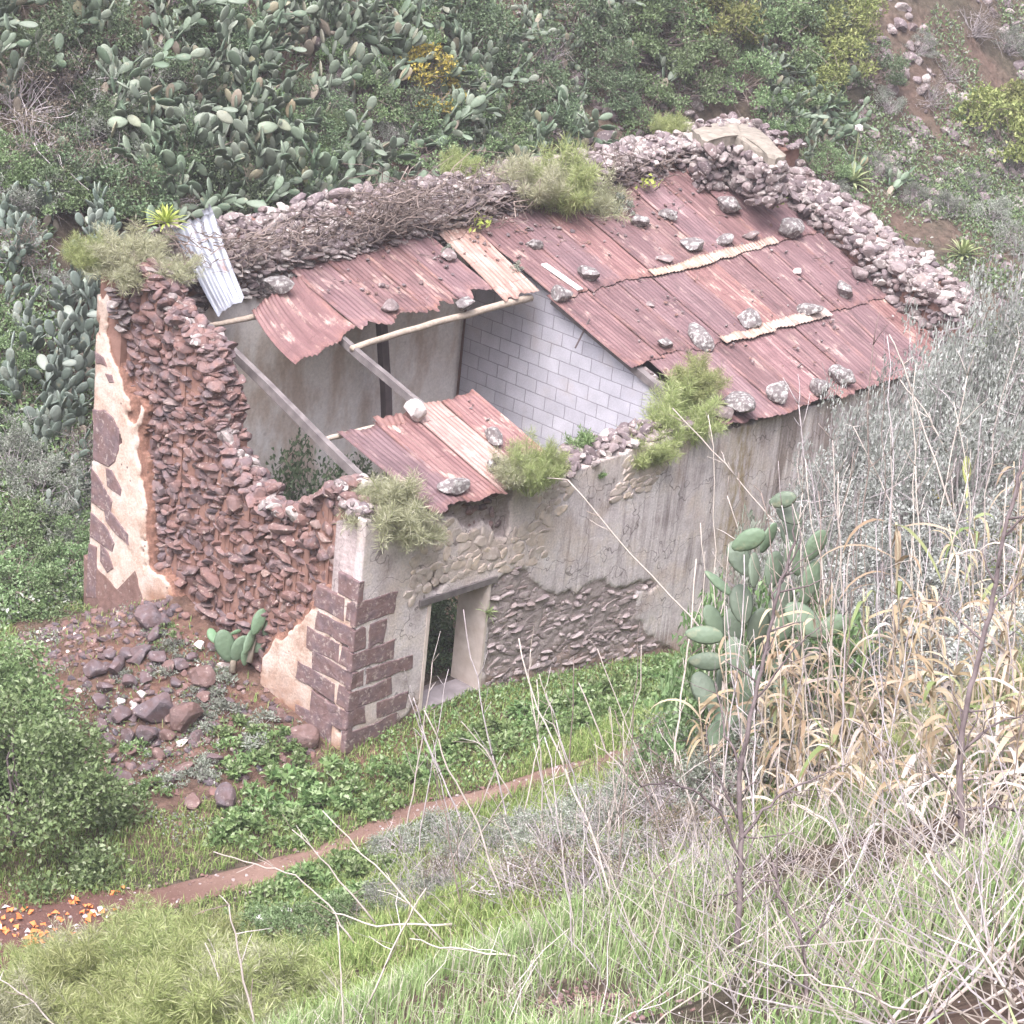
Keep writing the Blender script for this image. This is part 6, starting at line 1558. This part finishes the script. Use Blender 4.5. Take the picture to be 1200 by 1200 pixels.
# standing dead stalks, each one a single stem
STALK = [([(665, 562), (740, 650), (830, 745), (880, 812), (915, 860)], .010, 'longest pale stalk crossing the front wall to the lower right'), ([(788, 478), (850, 545), (905, 610), (960, 690), (1010, 760)], .008, 'long pale stalk starting at the largest fennel'),
 ([(1042, 392), (1062, 440), (1095, 540), (1130, 640), (1150, 720)], .010, 'long pale stalk rising through the silver shrubs'), ([(1055, 445), (1090, 490), (1110, 530)], .008, 'short pale stalk forking from the one in the silver shrubs'), ([(1000, 500), (1040, 580), (1075, 660)], .006, 'thin stalk above the prickly pear pads'),
 ([(250, 998), (300, 1012), (345, 1025), (385, 1060), (415, 1105)], .008, 'bent pale stalk lying across the path bend'), ([(342, 972), (385, 1015), (440, 1082)], .008, 'straight pale stalk crossing the path, left one'), ([(378, 950), (440, 1015), (520, 1105)], .008, 'straight pale stalk crossing the path, right one'),
 ([(497, 832), (525, 900), (560, 965), (590, 1060)], .009, 'pale stalk passing below the doorway sill'), ([(540, 845), (570, 880), (600, 935)], .006, 'short stalk with side twigs below the doorway'), ([(608, 748), (630, 830), (660, 900), (690, 970), (720, 1060)], .010, 'tall pale stalk before the bared rubble of the front wall'),
 ([(632, 790), (645, 830), (668, 905)], .006, 'thin stalk right of the tall pale one at the wall'), ([(678, 800), (712, 880), (765, 945)], .008, 'thin stalk leaning over the grassy wall foot'), ([(612, 960), (632, 870), (620, 800), (622, 760)], .006, 'upright grey stalk with a seed head below the wall'), ([(730, 845), (731, 880), (728, 930)], .006, 'short upright stalk at the end of the path'),
 ([(816, 655), (806, 760), (792, 870), (790, 930)], .010, 'upright pale stalk in front of the prickly pear'), ([(850, 700), (830, 790), (838, 900)], .007, 'thin stalk leaning against the prickly pear'), ([(925, 590), (922, 680), (940, 780)], .009, 'whitish stalk standing among the cactus pads'), ([(0, 1148), (40, 1175), (78, 1215)], .009, 'pale stalk in the bottom corner below the orange leaves'),
 ([(268, 1060), (282, 1130), (300, 1210)], .011, 'brown seed stalk beside the two white flowers'), ([(240, 1105), (262, 1160), (285, 1215)], .007, 'thin pale stalk at the bottom beside the fennel'), ([(395, 1080), (400, 1140), (402, 1210)], .008, 'upright pale stalk at the bottom below the path bend'), ([(430, 1180), (470, 1090), (500, 1040)], .009, 'forked white stalk leaning right below the brush'),
 ([(480, 1100), (530, 1112), (610, 1122)], .009, 'fallen white stalk lying level in the grass'), ([(390, 1070), (440, 1085), (530, 1083)], .010, 'thick white fallen stalk below the brush'), ([(760, 1000), (770, 1060), (790, 1130)], .006, 'thin stalk in the bright grass left of the shorter sapling'), ([(700, 760), (735, 850), (770, 940), (790, 990)], .006, 'very thin stalk before the wall foot'),
 ([(1000, 1000), (930, 1070), (850, 1120)], .008, 'fallen straw stalk right of the shorter sapling'), ([(1085, 1000), (1130, 1090), (1190, 1180)], .010, 'straw stalk leaning from the taller sapling to the lower right'), ([(960, 740), (1010, 800), (1060, 850)], .007, 'pale stalk slanting through the reeds'), ([(1180, 560), (1176, 700), (1184, 800)], .009, 'reddish upright stalk right of the taller sapling'),
 ([(905, 1130), (960, 1150), (1075, 1185)], .007, 'fallen straw stalk at the bottom right')]
for i, (pl, rad, lab) in enumerate(STALK):
    r = np.random.default_rng(1000+i); ub = pl[-1]; ub = ub if ub[1] >= pl[0][1] else pl[0]
    P, t0 = on_ground(ub[0], min(ub[1]+12, 1230)); t0 = min(t0, 27); n = len(pl)
    pts = np.array([at_dist(x, y, t0-.15) for x, y in pl]); s = np.linspace(0, n-1, (n-1)*4+1); Q = np.stack([np.interp(s, np.arange(n), pts[:, a]) for a in range(3)], -1)
    Q[1:-1] += r.normal(size=Q[1:-1].shape)*.008
    if pl[-1][1] < pl[0][1]: Q = Q[::-1]
    k = t0/16.0; mb = MB(); tube(mb, Q, np.linspace(rad*.55, rad, len(Q))*max(.7, k), 5)
    for _ in range(r.integers(2, 6)):
        j = int(r.integers(0, len(Q)-1)); d = unit(Q[j]-Q[j+1])+r.normal(size=3)*.55
        tube(mb, wiggle(Q[j], Q[j]+unit(d)*r.uniform(.1, .35), 4, .06, r), np.linspace(rad*.5, rad*.25, 4)*max(.7, k), 4)
    o = mb.build('dry_stalk', MAT['straw'], smooth=True, loc=Q[-1]); tag(o, lab, 'stalk', 'dead stalks on the near slope')
r = np.random.default_rng(4242)
for k in range(100):
    right = k < 44 or k >= 78
    u, v = (r.uniform(820, 990), r.uniform(900, 985)) if k >= 78 else (r.uniform(930, 1200), r.uniform(780, 1000)) if right else (r.uniform(450, 900), r.uniform(960, 1130))
    P, t0 = on_ground(u, v); h = r.uniform(140, 430) if right else r.uniform(90, 280)
    T = at_dist(u+r.normal()*45, v-h, t0-r.uniform(0, .4)); rad = r.uniform(.0045, .010)*max(.8, t0/17); Q = wiggle(P-(0, 0, .05), T, 12, .025, r)
    mb = MB(); tube(mb, Q, np.linspace(rad, rad*.5, 12), 5, int(0), True)
    for _ in range(r.integers(2, 8)):
        j = int(r.integers(3, 12)); d = unit(Q[j]-Q[j-1])+r.normal(size=3)*.5
        tube(mb, wiggle(Q[j], Q[j]+unit(d)*r.uniform(.1, .5), 4, .07, r), np.linspace(rad*.5, rad*.22, 4), 4)
    o = mb.build('dry_stalk', MAT[('straw', 'straw', 'twig_grey', 'twig')[int(r.integers(4))]], smooth=True, loc=P)
    tag(o, where_label(['thin pale dead stalk', 'tall pale dead stalk'][h > 230], T), 'stalk', 'dead stalks on the near slope')
# uncountable straw between them
mb = MB(); rs2 = np.random.default_rng(77)
nst = 0
while nst < 1700:
    u, v = rs2.uniform(380, 1240), rs2.uniform(860, 1230)
    if rs2.random() > np.clip((u-350)/600., .15, 1)*(1 if v < 1100 else .55): continue
    P, t = on_ground(u, v)
    if t > 27: continue
    L = rs2.uniform(.2, .8)*(1.25 if u > 850 else 1); d = unit(rs2.normal(size=3)*np.array([1, 1, .5])+np.array([0, 0, rs2.uniform(-.1, 1.6)])); 
    if d[2] < 0: d[2] *= -.3
    tube(mb, wiggle(P, P+d*L, 4, .07, rs2), np.linspace(.0045, .002, 4)*rs2.uniform(.6, 1.3), 3, int(rs2.integers(3)), False); nst += 1
o = mb.build('dry_straw', [MAT['straw'], MAT['twig_grey'], MAT['straw']]); o['kind'] = 'stuff'
# greyish twigs massed around the brush
mb = MB()
for _ in range(1700):
    u, v = rs2.uniform(430, 860), rs2.uniform(900, 1060); P, t = on_ground(u, v)
    if t > 30: continue
    d = unit(rs2.normal(size=3)*np.array([.8, .8, .4])+np.array([0, 0, 1.])); L = rs2.uniform(.2, .7)
    tube(mb, wiggle(P, P+d*L, 5, .12, rs2), np.linspace(.006, .002, 5), 3, 0, False)
o = mb.build('brushwood', MAT['twig_grey']); o['kind'] = 'stuff'

# small bright accents
YP, _ = on_ground(1095, 690); o = bigleaf_mesh('yellow_flower', 300, 10, .16, .10, 'leaf_flower'); 
o.location = at_dist(1097, 592, on_ground(1097, 700)[1]); tag(o, 'small yellow flower spike above the tall reed, left of the pale green pad', 'flower')
mb = MB(); tt = on_ground(1133, 700)[1]; B = at_dist(1133, 700, tt); C = at_dist(1133, 568, tt)
add_pad(mb, C, UPV, -FWD+RGT*.6, 34*tt/FOC, .5, 0); tube(mb, [B, (B+C)/2+(.02, 0, 0), C], [.02, .016, .014], 6, 0)
MAT['newpad'] = plain_mat('fresh_pad', (.42, .47, .14), (.55, .58, .24), 5, .5, .1)
tag(mb.build('fresh_shoot', MAT['newpad'], smooth=True, loc=B), 'pale yellow-green shoot standing out among silver shrubs above the reeds', 'shoot')
fm = MB(); fm.add(ICO[2][0]*np.array([.085, .085, .07]), ICO[2][1]); FL = proto(fm.build('white_flower', MAT['petal_white'], smooth=True))
for u, v, lab in ((306, 1078, 'white round flower head below the path, nearer the brown seed stalk'), (335, 1068, 'white round flower head below the path, nearer the green bushes')):
    P, t = on_ground(u, v+8); o = put(FL, at_dist(u, v, t-.35), None, 1.0); tag(o, lab, 'flower', 'white flowers below the path')
mb = MB(); rl = np.random.default_rng(88); C = []
for u, v, n_, sp in ((75, 1085, 26, 45), (30, 1100, 18, 30), (105, 1070, 12, 18), (88, 1062, 8, 10), (138, 1048, 4, 6), (20, 1075, 12, 16), (60, 1118, 14, 26), (5, 1095, 10, 14)):
    for _ in range(n_):
        P, t = on_ground(u+rl.normal()*sp*.6, v+rl.normal()*sp*.25); C.append(P+(0, 0, .06))
C = np.array(C); n = len(C); D = rand_dirs(rl, n)*np.array([1, 1, .5])
V, F = leaf_quads(C, D, rand_dirs(rl, n)*.4+np.array([0, 0, 1.]), rl.uniform(.06, .15, n), rl.uniform(.05, .12, n), .3)
mb.add(V, F, (rl.random(n) < .22).astype(np.int32)); o = mb.build('fallen_leaves', [MAT['petal_orange'], MAT['petal_white']]); o['kind'] = 'stuff'
mb = MB(); C = []
for _ in range(520):
    i = int(rl.integers(len(PATH_XY))); x, y = PATH_XY[i]+rl.normal(size=2)*.3; C.append((x, y, gz(x, y)+.035))
scatter_stones(mb, C, rl, (.01, .045), .5, (0, 1, 0)); o = mb.build('path_pebbles', [MAT['redblock'], MAT['strip']]); o['kind'] = 'stuff'
# earth patch with bark litter at the bottom
mb = MB(); C = []
for _ in range(500):
    P, t = on_ground(690+rl.normal()*45, 1185+rl.normal()*10); C.append(P+(0, 0, .03+.04*rl.random()))
scatter_stones(mb, C, rl, (.006, .022), .4, (0,), ROCK1); o = mb.build('bark_litter', MAT['core_red']); o['kind'] = 'stuff'

for o in HIDDEN: bpy.data.objects.remove(o)

# ------------------------------------------------------------------ light, air and camera
HZ = bpy.data.materials.new('haze'); HZ.use_nodes = True; hn = HZ.node_tree; hn.nodes.clear()
ho = hn.nodes.new('ShaderNodeOutputMaterial'); hv = hn.nodes.new('ShaderNodeVolumePrincipled'); hv.inputs['Density'].default_value = HAZE; hv.inputs['Color'].default_value = (.98, .95, .96, 1); hv.inputs['Anisotropy'].default_value = .2
hn.links.new(hv.outputs[0], ho.inputs['Volume'])
if HAZE > 0:
    mb = MB(); box(mb, (-64, -54, -8), (114, 94, 80)); o = mb.build('haze', HZ); o['kind'] = 'stuff'

W = bpy.data.worlds.new('World'); SC.world = W; W.use_nodes = True
nt = W.node_tree; nt.nodes.clear()
sky = nt.nodes.new('ShaderNodeTexSky'); sky.sky_type = 'NISHITA'; sky.sun_disc = False
SUN_EL, SUN_AZ = math.radians(60), math.radians(248)     # azimuth clockwise from +Y
sky.sun_elevation = SUN_EL; sky.sun_rotation = SUN_AZ; sky.dust_density = 4.0; sky.air_density = 1.0
hs = nt.nodes.new('ShaderNodeHueSaturation'); hs.inputs['Saturation'].default_value = .30
tint = nt.nodes.new('ShaderNodeMix'); tint.data_type = 'RGBA'; tint.blend_type = 'MULTIPLY'; tint.inputs[0].default_value = 1; tint.inputs[7].default_value = (.965, .955, 1.07, 1)
bg = nt.nodes.new('ShaderNodeBackground'); bg.inputs[1].default_value = .13
out = nt.nodes.new('ShaderNodeOutputWorld')
nt.links.new(sky.outputs[0], hs.inputs['Color']); nt.links.new(hs.outputs[0], tint.inputs[6]); nt.links.new(tint.outputs[2], bg.inputs[0]); nt.links.new(bg.outputs[0], out.inputs[0])
sl = bpy.data.lights.new('overcast_sun', 'SUN'); sl.energy = 1.5; sl.angle = math.radians(40); sl.color = (1, .96, .975)
so = bpy.data.objects.new('overcast_sun', sl); COL.objects.link(so)
d = Vector((math.sin(SUN_AZ)*math.cos(SUN_EL), math.cos(SUN_AZ)*math.cos(SUN_EL), math.sin(SUN_EL)))
so.rotation_euler = d.to_track_quat('Z', 'Y').to_euler()

cam = bpy.data.cameras.new('camera'); co = bpy.data.objects.new('camera', cam); COL.objects.link(co)
cam.sensor_width = 36; cam.lens = 36*FOC/1200; cam.clip_start = .3; cam.clip_end = 600
M = Matrix.Identity(4)
for i, c in enumerate((RGT, UPV, -FWD)):
    for j in range(3): M[j][i] = c[j]
for j in range(3): M[j][3] = CAM[j]
co.matrix_world = M; SC.camera = co
SC.view_settings.view_transform = 'Standard'; SC.view_settings.look = 'None'; SC.view_settings.exposure = EXPOSURE; SC.view_settings.gamma = 1
SC.cycles.max_bounces = 5; SC.cycles.diffuse_bounces = 3; SC.cycles.glossy_bounces = 2; SC.cycles.transmission_bounces = 2; SC.cycles.transparent_max_bounces = 4
SC.cycles.use_denoising = True
